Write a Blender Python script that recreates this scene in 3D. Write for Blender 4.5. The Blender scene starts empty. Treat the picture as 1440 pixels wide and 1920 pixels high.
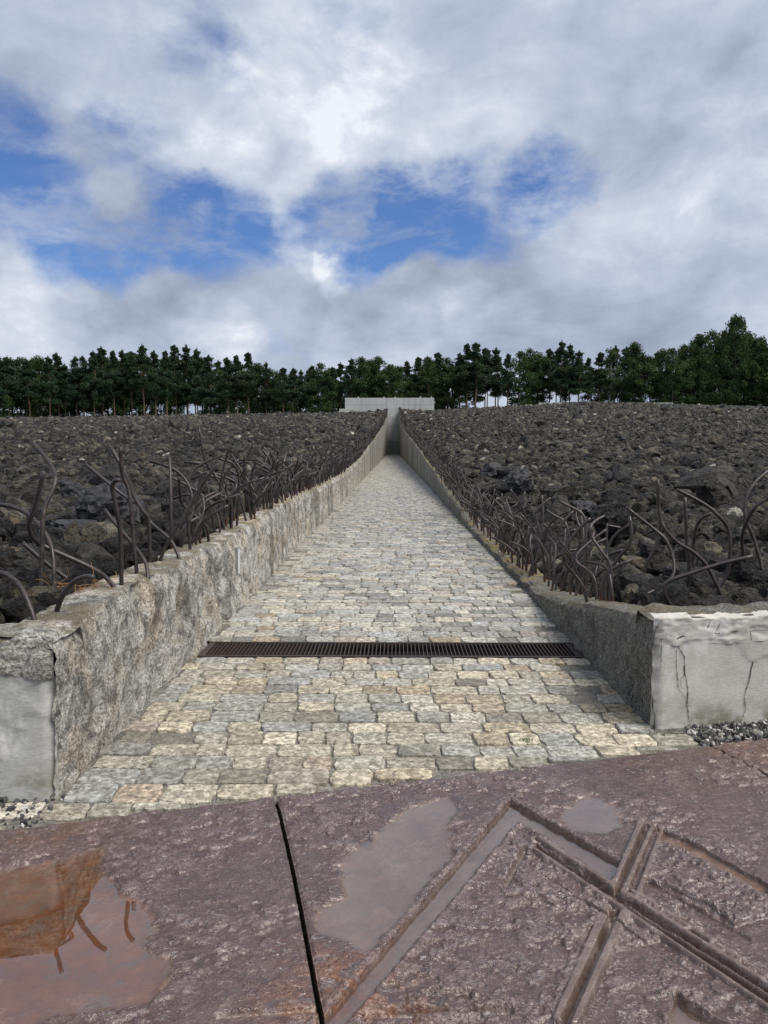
import bpy, bmesh, math, random
import numpy as np
from mathutils import Vector, Matrix, noise as mn
random.seed(7); rng = np.random.default_rng(7)
scene = bpy.context.scene
COL = scene.collection
R = math.radians

# ------------------------------------------------------------------ camera
H_EYE = 1.6; F = 1430.0; CX, CY = 720.0, 960.0
PITCH = math.atan(120 / F); YAW = math.atan(17 / F * math.cos(PITCH))
cam_data = bpy.data.cameras.new('camera'); cam = bpy.data.objects.new('camera', cam_data); COL.objects.link(cam)
cam_data.sensor_fit = 'HORIZONTAL'; cam_data.sensor_width = 36; cam_data.lens = F / 1440 * 36
cam_data.clip_start = 0.05; cam_data.clip_end = 8000
cam.location = (0, 0, H_EYE); cam.rotation_euler = (math.pi / 2 - PITCH, 0, YAW)
scene.camera = cam
CAMR = Matrix.Rotation(YAW, 3, 'Z') @ Matrix.Rotation(math.pi / 2 - PITCH, 3, 'X')
def ray(px, py): return (CAMR @ Vector(((px - CX) / F, (CY - py) / F, -1.0))).normalized()
def at_z(px, py, z=0.0):
    d = ray(px, py); t = (z - H_EYE) / d.z; return Vector((d.x * t, d.y * t, z))
def at_x(px, py, x):
    d = ray(px, py); t = x / d.x; return Vector((x, d.y * t, H_EYE + d.z * t))
def at_y(px, py, y):
    d = ray(px, py); t = y / d.y; return Vector((d.x * t, y, H_EYE + d.z * t))

# ------------------------------------------------------------------ light
SUN_EL, SUN_AZ = 56, 118          # azimuth clockwise from +Y (path direction)
sun_dir = Vector((math.cos(R(SUN_EL)) * math.sin(R(SUN_AZ)), math.cos(R(SUN_EL)) * math.cos(R(SUN_AZ)), math.sin(R(SUN_EL))))
sl = bpy.data.lights.new('sun', 'SUN'); sl.energy = 3.3; sl.angle = R(34); sl.color = (1, .95, .87)
so = bpy.data.objects.new('sun', sl); COL.objects.link(so); so.rotation_euler = sun_dir.to_track_quat('Z', 'Y').to_euler()
scene.view_settings.view_transform = 'Standard'; scene.view_settings.look = 'None'
scene.view_settings.exposure = 0.45; scene.view_settings.gamma = 1; scene.view_settings.use_curve_mapping = False
scene.cycles.use_denoising = True
scene.cycles.max_bounces = 6; scene.cycles.transparent_max_bounces = 8

# ------------------------------------------------------------------ node helpers
class NT:
    def __init__(s, tree): s.t = tree; s.n = tree.nodes; s.l = tree.links
    def new(s, typ, **kw):
        n = s.n.new(typ)
        for k, v in kw.items(): setattr(n, k, v)
        return n
    def link(s, a, b): s.l.new(a, b)
    def put(s, sock, v):
        if hasattr(v, 'is_output') or isinstance(v, bpy.types.NodeSocket): s.l.new(v, sock)
        else:
            if isinstance(v, (tuple, list)) and len(v) == 3 and sock.type == 'RGBA': v = (*v, 1)
            sock.default_value = v
    def math(s, op, a, b=0.0, c=None, clamp=False):
        n = s.new('ShaderNodeMath', operation=op, use_clamp=clamp); s.put(n.inputs[0], a); s.put(n.inputs[1], b)
        if c is not None: s.put(n.inputs[2], c)
        return n.outputs[0]
    def vmath(s, op, a, b=None):
        n = s.new('ShaderNodeVectorMath', operation=op); s.put(n.inputs[0], a)
        if b is not None: s.put(n.inputs[1], b)
        return n.outputs['Value' if op in ('DOT_PRODUCT', 'LENGTH', 'DISTANCE') else 'Vector']
    def noise(s, vec, scale, detail=4, rough=.55, dist=0, lac=2.0, out='Fac'):
        n = s.new('ShaderNodeTexNoise'); s.put(n.inputs['Vector'], vec)
        for k, v in (('Scale', scale), ('Detail', detail), ('Roughness', rough), ('Distortion', dist), ('Lacunarity', lac)): n.inputs[k].default_value = v
        return n.outputs[out]
    def voronoi(s, vec, scale, feature='F1', out='Distance', rand=1):
        n = s.new('ShaderNodeTexVoronoi', feature=feature); s.put(n.inputs['Vector'], vec); n.inputs['Scale'].default_value = scale
        n.inputs['Randomness'].default_value = rand
        return n.outputs[out]
    def rng(s, v, a, b, c=0.0, d=1.0, smooth=True):
        n = s.new('ShaderNodeMapRange', interpolation_type='SMOOTHSTEP' if smooth else 'LINEAR')
        s.put(n.inputs[0], v)
        for i, x in enumerate((a, b, c, d)): s.put(n.inputs[i + 1], x)
        return n.outputs[0]
    def ramp(s, v, stops, interp='LINEAR'):
        n = s.new('ShaderNodeValToRGB'); s.put(n.inputs[0], v); cr = n.color_ramp; cr.interpolation = interp
        while len(cr.elements) < len(stops): cr.elements.new(.5)
        for e, (p, c) in zip(cr.elements, stops): e.position = p; e.color = (*c, 1)
        return n.outputs[0]
    def mix(s, f, a, b, mode='MIX'):
        n = s.new('ShaderNodeMix', data_type='RGBA', blend_type=mode); s.put(n.inputs[0], f); s.put(n.inputs[6], a); s.put(n.inputs[7], b)
        return n.outputs[2]
    def scale(s, vec, v):
        n = s.new('ShaderNodeMapping'); s.put(n.inputs[0], vec); n.inputs['Scale'].default_value = v; return n.outputs[0]
    def bump(s, h, strength=.5, dist=.01, normal=None):
        n = s.new('ShaderNodeBump'); s.put(n.inputs['Height'], h); n.inputs['Strength'].default_value = strength; n.inputs['Distance'].default_value = dist
        if normal is not None: s.link(normal, n.inputs['Normal'])
        return n.outputs[0]
def material(name):
    m = bpy.data.materials.new(name); m.use_nodes = True; nt = NT(m.node_tree); nt.n.clear()
    out = nt.new('ShaderNodeOutputMaterial'); b = nt.new('ShaderNodeBsdfPrincipled'); nt.link(b.outputs[0], out.inputs[0])
    nt.b = b; nt.out = out
    nt.geo = nt.new('ShaderNodeNewGeometry'); nt.tc = nt.new('ShaderNodeTexCoord'); nt.pos = nt.geo.outputs['Position']; nt.obj = nt.tc.outputs['Object']
    return m, nt
def setb(nt, col=None, rough=None, normal=None, spec=None, metal=None):
    if col is not None: nt.put(nt.b.inputs['Base Color'], col)
    if rough is not None: nt.put(nt.b.inputs['Roughness'], rough)
    if normal is not None: nt.put(nt.b.inputs['Normal'], normal)
    if spec is not None: nt.put(nt.b.inputs['Specular IOR Level'], spec)
    if metal is not None: nt.put(nt.b.inputs['Metallic'], metal)

# ------------------------------------------------------------------ sky
w = bpy.data.worlds.new('World'); scene.world = w; w.use_nodes = True
wt = NT(w.node_tree); wt.n.clear()
wo = wt.new('ShaderNodeOutputWorld'); bg = wt.new('ShaderNodeBackground'); wt.link(bg.outputs[0], wo.inputs[0])
sky = wt.new('ShaderNodeTexSky', sky_type='NISHITA', sun_disc=False, sun_elevation=R(SUN_EL), sun_rotation=R(SUN_AZ), altitude=200)
D = wt.vmath('NORMALIZE', wt.new('ShaderNodeTexCoord').outputs['Generated'])
sep = wt.new('ShaderNodeSeparateXYZ'); wt.link(D, sep.inputs[0])
zz = wt.math('ADD', wt.math('MAXIMUM', sep.outputs[2], 0.0), .22)
comb = wt.new('ShaderNodeCombineXYZ'); wt.link(wt.math('DIVIDE', sep.outputs[0], zz), comb.inputs[0]); wt.link(wt.math('DIVIDE', sep.outputs[1], zz), comb.inputs[1])
P = comb.outputs[0]
def blobs(lst, warp):
    acc = None
    for px, py, rad, wgt in lst:
        d = ray(px, py); ang = math.atan(rad / F)
        dot = wt.vmath('DOT_PRODUCT', warp, tuple(d))
        v = wt.rng(dot, math.cos(ang * 1.5), math.cos(ang * .15), 0.0, wgt)
        acc = v if acc is None else wt.math('ADD', acc, v)
    return acc
wn = wt.new('ShaderNodeTexNoise'); wt.link(D, wn.inputs['Vector']); wn.inputs['Scale'].default_value = 5; wn.inputs['Detail'].default_value = 6; wn.inputs['Roughness'].default_value = .6
warp = wt.vmath('NORMALIZE', wt.vmath('ADD', D, wt.vmath('MULTIPLY', wt.vmath('SUBTRACT', wn.outputs['Color'], (.5, .5, .5)), (.18, .18, .13))))
blue0 = blobs([(20, 340, 90, .42), (-60, 310, 100, .30), (225, 262, 60, .45), (130, 255, 70, .22), (420, 425, 85, .75), (330, 410, 70, .6), (120, 455, 70, .5), (215, 487, 60, .65), (690, 400, 85, .7), (790, 395, 85, .65),
              (890, 385, 85, .7), (1035, 355, 65, .7), (550, 430, 60, .55), (675, 495, 50, .4), (740, 440, 60, .45), (400, 40, 80, .32), (655, 45, 75, .30), (350, 110, 70, .25), (20, 170, 60, .15), (500, 640, 30, .3), (1420, 360, 50, .2)], warp)
blue = wt.math('MULTIPLY', blue0, .60)
n1 = wt.noise(wt.scale(D, (1, 1, 1.5)), 3.6, 10, .60, .2)
n2 = wt.noise(wt.scale(D, (1, 1, 1.8)), 11, 10, .62, .3)
dens = wt.math('ADD', wt.math('MULTIPLY', n1, .75), wt.math('MULTIPLY', n2, .55))
dens = wt.math('SUBTRACT', dens, blue)
mask = wt.rng(dens, .12, .60)
bright = blobs([(70, 590, 80, .5), (-40, 600, 90, .35), (400, 640, 60, .75), (620, 495, 36, .8), (575, 490, 24, .6), (695, 490, 20, .9), (1200, 430, 90, .22), (1150, 480, 110, .2), (900, 592, 45, .5), (980, 570, 35, .35), (840, 600, 50, .3), (400, 300, 70, .5), (560, 180, 120, .3),
                (650, 650, 50, .5), (770, 640, 60, .5), (1420, 430, 100, .35), (300, 160, 120, .25), (760, 230, 130, .2), (530, 390, 60, .35), (1010, 390, 45, .4), (1350, 30, 100, .25)], warp)
dark = blobs([(300, 540, 130, .45), (800, 545, 170, .4), (180, 340, 70, .35), (1180, 590, 120, .3), (1000, 620, 90, .2), (1250, 280, 160, .25), (640, 30, 70, .2), (480, 560, 90, .2), (930, 480, 100, .2), (1380, 560, 80, .2)], warp)
n3 = wt.noise(wt.scale(D, (1, 1, 1.7)), 5.2, 12, .60, .35)
n4 = wt.noise(wt.scale(D, (1, 1, 1.6)), 17, 10, .62, .25)
bil = wt.math('SUBTRACT', 1.0, wt.voronoi(wt.vmath('ADD', wt.scale(D, (1, 1, 1.5)), wt.vmath('MULTIPLY', wt.vmath('SUBTRACT', wn.outputs['Color'], (.5, .5, .5)), (.12, .12, .12))), 9, 'SMOOTH_F1'))
tone = wt.math('ADD', wt.math('MULTIPLY', wt.math('SUBTRACT', n3, .5), 1.45), wt.math('MULTIPLY', wt.math('SUBTRACT', n4, .5), .55))
tone = wt.math('ADD', wt.math('ADD', tone, wt.math('MULTIPLY', wt.math('SUBTRACT', bil, .55), .30)), .565)
tone = wt.math('SUBTRACT', wt.math('ADD', tone, wt.math('MULTIPLY', bright, .55)), wt.math('MULTIPLY', dark, .50), clamp=True)
K = 10.0
ccol = wt.ramp(tone, [(0, (.195, .225, .295)), (.3, (.27, .31, .40)), (.62, (.375, .42, .51)), (.85, (.49, .53, .605)), (1, (.63, .66, .71))])
ccol = wt.mix(1.0, ccol, (K, K, K), 'MULTIPLY')
skyb = wt.mix(1.0, sky.outputs[0], (.44, .60, .90), 'MULTIPLY')
wisp = wt.math('MULTIPLY', wt.rng(wt.noise(wt.scale(D, (1, 1, 2.4)), 7.5, 12, .66, .35), .42, .66), .60)
mask = wt.math('ADD', mask, wt.math('MULTIPLY', wt.math('SUBTRACT', 1.0, mask), wisp))
fin = wt.mix(mask, skyb, ccol)
wt.link(fin, bg.inputs[0]); bg.inputs[1].default_value = .1

# ------------------------------------------------------------------ object helpers
def tag(o, label=None, cat=None, group=None, kind=None):
    for k, v in (('label', label), ('category', cat), ('group', group), ('kind', kind)):
        if v: o[k] = v
    return o
def link(o, parent=None, loc=None):
    COL.objects.link(o)
    if parent is not None: o.parent = parent
    if loc is not None: o.location = loc
    return o
def empty(name, loc=(0, 0, 0), **kw):
    o = bpy.data.objects.new(name, None); o.empty_display_size = .1; link(o, None, loc); return tag(o, **kw)
def mesh_np(name, verts, faces, mats=(), smooth=False, cols=None, fmat=None):
    me = bpy.data.meshes.new(name); verts = np.asarray(verts, dtype=np.float32)
    if isinstance(faces, np.ndarray):
        nf, k = faces.shape
        me.vertices.add(len(verts)); me.vertices.foreach_set('co', verts.ravel())
        me.loops.add(nf * k); me.loops.foreach_set('vertex_index', faces.astype(np.int32).ravel())
        me.polygons.add(nf); me.polygons.foreach_set('loop_start', np.arange(nf, dtype=np.int32) * k); me.polygons.foreach_set('loop_total', np.full(nf, k, dtype=np.int32))
    else: me.from_pydata([tuple(map(float, v)) for v in verts], [], faces)
    me.update(calc_edges=True); me.validate()
    if smooth: me.polygons.foreach_set('use_smooth', np.ones(len(me.polygons), dtype=bool))
    for m in mats: me.materials.append(m)
    if cols is not None:
        a = me.color_attributes.new('col', 'FLOAT_COLOR', 'POINT'); c = np.ones((len(verts), 4), dtype=np.float32); c[:, :3] = cols; a.data.foreach_set('color', c.ravel())
    return me
def obj(name, me, parent=None, loc=None, **kw): return tag(link(bpy.data.objects.new(name, me), parent, loc), **kw)
def grid_faces(nu, nv, flip=False):
    i = np.arange(nu - 1)[:, None] * nv + np.arange(nv - 1)[None, :]; i = i.ravel()
    q = np.stack([i, i + nv, i + nv + 1, i + 1], 1)
    return q[:, ::-1] if flip else q
def box(x0, x1, y0, y1, z0, z1):
    v = [(x, y, z) for x in (x0, x1) for y in (y0, y1) for z in (z0, z1)]
    f = [(0, 1, 3, 2), (4, 6, 7, 5), (0, 4, 5, 1), (2, 3, 7, 6), (0, 2, 6, 4), (1, 5, 7, 3)]
    return v, f
def tube(pts, radii, sides=8, cap=True):
    V = []; Fc = []; n = len(pts)
    up = Vector((.3, .9, .2)).normalized(); prev = None
    for i, p in enumerate(pts):
        t = (pts[min(i + 1, n - 1)] - pts[max(i - 1, 0)]).normalized()
        if prev is None: a = t.cross(up).normalized()
        else: a = (prev - t * prev.dot(t)).normalized()
        prev = a; b = t.cross(a)
        r = radii[i] if hasattr(radii, '__len__') else radii
        for k in range(sides):
            an = 2 * math.pi * k / sides; V.append(p + (a * math.cos(an) + b * math.sin(an)) * r)
    for i in range(n - 1):
        for k in range(sides):
            k2 = (k + 1) % sides; Fc.append((i * sides + k, i * sides + k2, (i + 1) * sides + k2, (i + 1) * sides + k))
    if cap: Fc.append(tuple(range((n - 1) * sides, n * sides))); Fc.append(tuple(range(sides - 1, -1, -1)))
    return V, Fc
def catmull(pts, per=4):
    if len(pts) < 3: return pts
    P_ = [pts[0] * 2 - pts[1]] + list(pts) + [pts[-1] * 2 - pts[-2]]; out = []
    for i in range(1, len(P_) - 2):
        a, b, c, d = P_[i - 1:i + 3]
        for k in range(per):
            t = k / per
            out.append(.5 * ((2 * b) + (c - a) * t + (2 * a - 5 * b + 4 * c - d) * t * t + (3 * b - a - 3 * c + d) * t ** 3))
    out.append(pts[-1]); return out
def join(parts):
    V = []; Fc = []
    for v, f in parts:
        o = len(V); V += list(v); Fc += [tuple(i + o for i in q) for q in f]
    return V, Fc

# numpy value noise
def _h(ix, iy, s):
    n = (ix.astype(np.int64) * 374761393 + iy.astype(np.int64) * 668265263 + s * 1274126177) & 0xffffffff
    n = ((n ^ (n >> 13)) * 1103515245) & 0xffffffff; n = ((n ^ (n >> 15)) * 2246822519) & 0xffffffff
    return ((n ^ (n >> 16)) & 0xffffff) / float(0xffffff)
def vn(x, y, s=0):
    x = np.asarray(x, float); y = np.asarray(y, float); ix = np.floor(x); iy = np.floor(y); fx = x - ix; fy = y - iy
    fx = fx ** 3 * (fx * (fx * 6 - 15) + 10); fy = fy ** 3 * (fy * (fy * 6 - 15) + 10); ix = ix.astype(np.int64); iy = iy.astype(np.int64)
    a = _h(ix, iy, s); b = _h(ix + 1, iy, s); c = _h(ix, iy + 1, s); d = _h(ix + 1, iy + 1, s)
    return (a * (1 - fx) + b * fx) * (1 - fy) + (c * (1 - fx) + d * fx) * fy
def fbm(x, y, s=0, o=4, g=.5):
    r = 0; a = 1; t = 0
    for k in range(o):
        c, sn = math.cos(k * 1.1), math.sin(k * 1.1)
        r = r + a * vn((x * c - y * sn) * 2 ** k, (x * sn + y * c) * 2 ** k, s + k * 17); t += a; a *= g
    return r / t
def sstep(x, a, b):
    t = np.clip((x - a) / (b - a), 0, 1); return t * t * (3 - 2 * t)

# ------------------------------------------------------------------ profiles of the place
XL, XR = -1.53, 1.475
YEND = 204.0
lp = [(97, 1200), (350, 1052), (440, 1010), (480, 980), (547, 938), (610, 910), (654, 882), (677.6, 859), (690, 841), (706.5, 817.5), (717, 800), (724, 785)]
rp = [(1229, 1161), (1112, 1138), (1066, 1126), (1002, 1109), (978, 1096), (958, 1072), (880, 985), (855, 945), (840, 927), (807, 877), (780, 837), (757, 807)]
LT = [at_x(px, py, XL) for px, py in lp]; RT = [at_x(px, py, XR) for px, py in rp]
LY = np.array([p.y for p in LT] + [206.]); LZ = np.array([p.z for p in LT] + [11.6])
RY = np.array([p.y for p in RT] + [206.]); RZ = np.array([max(p.z, .11) for p in RT] + [11.8])
YCL = float(LY[0]); YCR = float(RY[0])
LZ[0] = LZ[1] * .98
def wall_top(side, y): return np.interp(y, LY, LZ) if side < 0 else np.interp(y, RY, RZ)
SL = .158
def front_y(side, x): return (YCL + SL * (x - XL)) if side < 0 else (YCR + SL * (x - XR))
RXx = np.array([-400, -103, -13.6, 11, 48, 98, 400]); RXh = np.array([7.5, 9.0, 10.5, 11.1, 13.2, 11.6, 9.])
TY = np.array([0, 6, 15, 26, 46, 70, 108, 150, 200.]); TZ = np.array([.6, .62, .72, .98, 1.85, 3.2, 5.2, 7.5, 10.2])
def field_h(x, y):
    x = np.asarray(x, float); y = np.asarray(y, float)
    k = np.interp(x, RXx, RXh) / 10.2; b = sstep(y, 25, 90)
    g = np.interp(y, TY, TZ) * (1 + (k - 1) * b)
    g = g + .10 * (fbm(x * .16, y * .16, 5, 3) - .5) * np.clip(y / 15, .2, 3)
    g = np.where(y > 200, np.interp(x, RXx, RXh) - np.minimum(y - 200, 60) * .03, g)
    wl = np.interp(y, LY, LZ); wr = np.interp(y, RY, RZ)
    wt_ = np.where(x < 0, wl, wr) - .03
    t = sstep(np.abs(x), 1.9, 5.0 + np.clip(y, 0, 60) * .05)
    return wt_ * (1 - t) + g * t

# ------------------------------------------------------------------ materials
def stone_attr(name, bump=.7, rough=.62):
    m, nt = material(name)
    a = nt.new('ShaderNodeAttribute', attribute_name='col')
    n = nt.noise(nt.pos, 26, 7, .65); n2 = nt.noise(nt.pos, 130, 4, .6); n3 = nt.noise(nt.pos, 7, 5, .6)
    c = nt.mix(nt.rng(n, .38, .66), nt.mix(1, a.outputs['Color'], (.50, .49, .46), 'MULTIPLY'), nt.mix(1, a.outputs['Color'], (1.2, 1.2, 1.18), 'MULTIPLY'))
    sy = nt.new('ShaderNodeSeparateXYZ'); nt.link(nt.pos, sy.inputs[0])
    nearf = nt.rng(sy.outputs[1], 6.4, 7.0, 1, .3)
    n4 = nt.noise(nt.pos, 48, 6, .72, .5)
    c = nt.mix(nt.math('MULTIPLY', nt.rng(n4, .51, .61, 0, .85), nearf), c, (.085, .078, .066))
    c = nt.mix(nt.math('MULTIPLY', nt.rng(n2, .60, .70, 0, .6), nearf), c, (.06, .058, .052))
    c = nt.mix(nt.math('MULTIPLY', nt.rng(n3, .54, .70, 0, .65), nearf), c, (.13, .115, .09))
    wet = nt.math('MULTIPLY', nt.rng(sy.outputs[1], 6.5, 10.5), nt.rng(sy.outputs[1], 24, 40, 1, .25))
    h = nt.math('ADD', nt.math('MULTIPLY', n, 1.0), nt.math('MULTIPLY', n2, .35))
    setb(nt, c, nt.math('SUBTRACT', nt.rng(n3, .3, .7, rough - .15, rough + .15), nt.math('MULTIPLY', wet, .30)), nt.bump(h, bump, .012)); return m
M_STONE = stone_attr('cobble_stone')
def m_mortar():
    m, nt = material('mortar'); n = nt.noise(nt.pos, 9, 7, .65); n2 = nt.noise(nt.pos, 120, 4, .6)
    sepp = nt.new('ShaderNodeSeparateXYZ'); nt.link(nt.pos, sepp.inputs[0])
    c = nt.ramp(n, [(.3, (.085, .078, .064)), (.5, (.17, .155, .13)), (.7, (.25, .23, .195))])
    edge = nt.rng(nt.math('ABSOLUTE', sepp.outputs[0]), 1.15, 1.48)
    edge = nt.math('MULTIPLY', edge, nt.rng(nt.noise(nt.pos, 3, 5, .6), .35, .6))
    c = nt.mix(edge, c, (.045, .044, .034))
    c = nt.mix(nt.rng(n2, .50, .64, 0, .7), c, (.36, .34, .29)); c = nt.mix(nt.rng(n2, .44, .34, 0, .7), c, (.05, .045, .037))
    n5 = nt.noise(nt.pos, 34, 7, .7, .5); c = nt.mix(nt.rng(n5, .52, .60, 0, .6), c, (.33, .315, .27))
    setb(nt, c, nt.rng(n, .35, .65, .45, .85), nt.bump(nt.math('ADD', nt.math('MULTIPLY', n5, 2.0), n2), 1, .010)); return m
M_MORTAR = m_mortar()
def m_rock(name, light=1.0):
    m, nt = material(name)
    oi = nt.new('ShaderNodeObjectInfo').outputs['Random']
    base = nt.ramp(oi, [(0, (.005, .005, .006)), (.35, (.012, .011, .011)), (.60, (.034, .031, .026)), (.82, (.048, .042, .031)), (.965, (.080, .073, .058)), (.972, (.12, .105, .078)), (.992, (.15, .145, .125)), (1, (.30, .29, .27))], 'LINEAR')
    n = nt.noise(nt.obj, 2.2, 8, .68); nf = nt.noise(nt.obj, 9, 6, .7)
    nrm = nt.new('ShaderNodeSeparateXYZ'); nt.link(nt.geo.outputs['Normal'], nrm.inputs[0])
    c = nt.mix(nt.rng(n, .36, .64), nt.mix(1, base, (.38, .38, .40), 'MULTIPLY'), nt.mix(1, base, (2.3 * light, 2.2 * light, 2.05 * light), 'MULTIPLY'))  # noise contrast, with highlights lifted in the colour
    lich = nt.math('MULTIPLY', nt.rng(nrm.outputs[2], .35, .95), nt.rng(nf, .42, .66, 0, .55))
    c = nt.mix(lich, c, (.070, .064, .046))
    c = nt.mix(nt.rng(nf, .58, .72, 0, .7), c, (.17, .165, .15))  # pale noise flecks paint small highlights onto the rock
    pits = nt.voronoi(nt.obj, 12); c = nt.mix(nt.rng(pits, .34, .12, 0, .6), c, (.006, .006, .006))
    h = nt.math('ADD', nt.math('ADD', nt.math('MULTIPLY', n, 1.2), nt.math('MULTIPLY', nf, .7)), nt.math('MULTIPLY', nt.rng(pits, .05, .35), .35))
    setb(nt, c, nt.rng(nf, .3, .7, .42, .85), nt.bump(h, 1.0, .09), .32); return m
M_ROCK = m_rock('slag_rock')
def m_field():
    m, nt = material('slag_soil'); n = nt.noise(nt.pos, 3, 8, .7); v = nt.voronoi(nt.pos, 4.5)
    c = nt.ramp(n, [(.35, (.009, .009, .008)), (.6, (.022, .020, .017)), (.75, (.05, .045, .036))])
    setb(nt, c, .9, nt.bump(nt.math('ADD', v, nt.math('MULTIPLY', n, .6)), 1, .12), .3); return m
M_FIELD = m_field()
def m_wall(name, side):
    m, nt = material(name)
    sp = nt.new('ShaderNodeSeparateXYZ'); nt.link(nt.pos, sp.inputs[0]); nrm = nt.new('ShaderNodeSeparateXYZ'); nt.link(nt.geo.outputs['Normal'], nrm.inputs[0])
    fine = nt.noise(nt.pos, 60, 8, .72, .3); mid = nt.noise(nt.pos, 9, 8, .68, .4); big = nt.noise(nt.pos, 2.0, 7, .62)
    strk = nt.noise(nt.scale(nt.pos, (1, 1, .10)), 1.6, 7, .66, .3)
    if side < 0:
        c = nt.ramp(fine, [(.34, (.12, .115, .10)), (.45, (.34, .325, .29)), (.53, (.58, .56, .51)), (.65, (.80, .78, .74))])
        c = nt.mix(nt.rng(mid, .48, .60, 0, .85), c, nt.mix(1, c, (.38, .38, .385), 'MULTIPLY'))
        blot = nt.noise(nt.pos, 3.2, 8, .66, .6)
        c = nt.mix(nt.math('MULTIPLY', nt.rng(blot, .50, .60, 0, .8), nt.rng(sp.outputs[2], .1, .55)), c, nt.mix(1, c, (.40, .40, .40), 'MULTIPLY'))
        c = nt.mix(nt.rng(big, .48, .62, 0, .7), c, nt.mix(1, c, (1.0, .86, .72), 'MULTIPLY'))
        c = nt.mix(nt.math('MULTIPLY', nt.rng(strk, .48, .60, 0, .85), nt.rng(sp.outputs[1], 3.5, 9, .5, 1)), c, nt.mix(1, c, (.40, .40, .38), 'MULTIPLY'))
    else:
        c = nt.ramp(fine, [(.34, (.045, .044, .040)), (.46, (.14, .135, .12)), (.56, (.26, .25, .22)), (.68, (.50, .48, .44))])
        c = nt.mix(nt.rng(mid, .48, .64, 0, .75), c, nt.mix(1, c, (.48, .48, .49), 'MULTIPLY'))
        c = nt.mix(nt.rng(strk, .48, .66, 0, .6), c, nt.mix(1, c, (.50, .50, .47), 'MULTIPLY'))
    farm = nt.rng(sp.outputs[1], 20, 60)
    boards = nt.noise(nt.scale(nt.pos, (1, 1, .08)), .55, 6, .7)
    c = nt.mix(farm, c, nt.mix(nt.rng(boards, .42, .60), (.30, .28, .24), (.10, .098, .085)))
    topm = nt.math('MULTIPLY', nt.rng(nrm.outputs[2], .25, .75), nt.rng(nt.noise(nt.pos, 5, 5, .6), .40, .56))
    gold = nt.math('SUBTRACT', nt.noise(nt.pos, 1.3, 3, .5), nt.rng(sp.outputs[1], 9, 4.5, 0, .3))
    c = nt.mix(nt.math('MULTIPLY', topm, .8), c, nt.mix(nt.rng(gold, .45, .6), (.15, .125, .075), (.26, .19, .055)))
    pit = nt.rng(nt.voronoi(nt.pos, 70), .12, .30)
    c = nt.mix(nt.math('MULTIPLY', nt.math('SUBTRACT', 1.0, pit), nt.rng(mid, .4, .6, .2, .6)), c, (.65, .63, .58))
    h = nt.math('ADD', nt.math('MULTIPLY', mid, 2.4), nt.math('ADD', nt.math('MULTIPLY', fine, 1.0), nt.math('MULTIPLY', pit, -.25)))
    setb(nt, c, .85, nt.bump(h, 1, .020), .3); return m
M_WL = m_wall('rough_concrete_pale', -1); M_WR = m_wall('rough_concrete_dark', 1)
def m_plaster(name, c0, c1):
    m, nt = material(name); n = nt.noise(nt.pos, 3.2, 8, .62); f = nt.noise(nt.scale(nt.pos, (1, 1, 3)), 35, 5, .6); s = nt.noise(nt.scale(nt.pos, (1, 1, .25)), 4.5, 5, .6)
    sp = nt.new('ShaderNodeSeparateXYZ'); nt.link(nt.pos, sp.inputs[0])
    c = nt.ramp(n, [(.3, c0), (.55, c1), (.75, tuple(min(.75, x * 1.2) for x in c1))])
    c = nt.mix(nt.rng(f, .4, .7, 0, .25), c, (.62, .61, .59))
    c = nt.mix(nt.rng(s, .62, .74, 0, .8), c, (.11, .10, .075))
    damp = nt.math('MULTIPLY', nt.rng(sp.outputs[2], .22, .02), nt.rng(nt.noise(nt.pos, 4.0, 5, .6), .45, .60, 0, .8))
    c = nt.mix(damp, c, (.14, .125, .075))
    c = nt.mix(nt.rng(nt.noise(nt.pos, 7, 4, .5), .68, .76, 0, .5), c, (.26, .20, .12))
    pit = nt.rng(nt.voronoi(nt.pos, 55), .05, .16); gr_ = nt.noise(nt.pos, 160, 3, .6)
    c = nt.mix(nt.math('MULTIPLY', nt.math('SUBTRACT', 1.0, pit), .55), c, (.13, .125, .11)); c = nt.mix(nt.rng(gr_, .5, .7, 0, .35), c, (.25, .245, .225))
    wh = nt.noise(nt.scale(nt.pos, (1, 1, .5)), 5.5, 6, .65); c = nt.mix(nt.rng(wh, .58, .68, 0, .5), c, (.62, .62, .60))
    setb(nt, c, .75, nt.bump(nt.math('ADD', nt.math('ADD', n, nt.math('MULTIPLY', f, .35)), nt.math('MULTIPLY', pit, .3)), .4, .012), .35); return m
M_PL = m_plaster('smooth_grey_plaster', (.27, .275, .26), (.37, .37, .35)); M_PR = m_plaster('smooth_pale_plaster', (.36, .345, .31), (.47, .45, .41))
def m_rebar():
    m, nt = material('rusted_steel_bar'); oi = nt.new('ShaderNodeObjectInfo').outputs['Random']
    n = nt.noise(nt.pos, 22, 6, .65)
    c = nt.ramp(n, [(.3, (.020, .016, .016)), (.55, (.044, .034, .033)), (.75, (.095, .068, .058))])
    c = nt.mix(nt.rng(oi, .5, 1, 0, .5), c, (.062, .052, .054))
    at = nt.new('ShaderNodeAttribute', attribute_name='col')
    c = nt.mix(at.outputs['Fac'], c, (.15, .055, .028))
    setb(nt, c, nt.rng(n, .3, .7, .34, .6), nt.bump(n, .35, .004), .5, .25); return m
M_BAR = m_rebar()
def m_simple(name, c0, c1, rough=.6, sc=20, bump=.3, metal=0, dist=.005, spec=.5):
    m, nt = material(name); n = nt.noise(nt.pos, sc, 6, .62); c = nt.ramp(n, [(.32, c0), (.68, c1)]); setb(nt, c, rough, nt.bump(n, bump, dist), spec, metal); return m
M_GRATE = m_simple('rusty_grate_iron', (.030, .024, .022), (.085, .060, .050), .5, 30, .3, .3)
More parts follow.
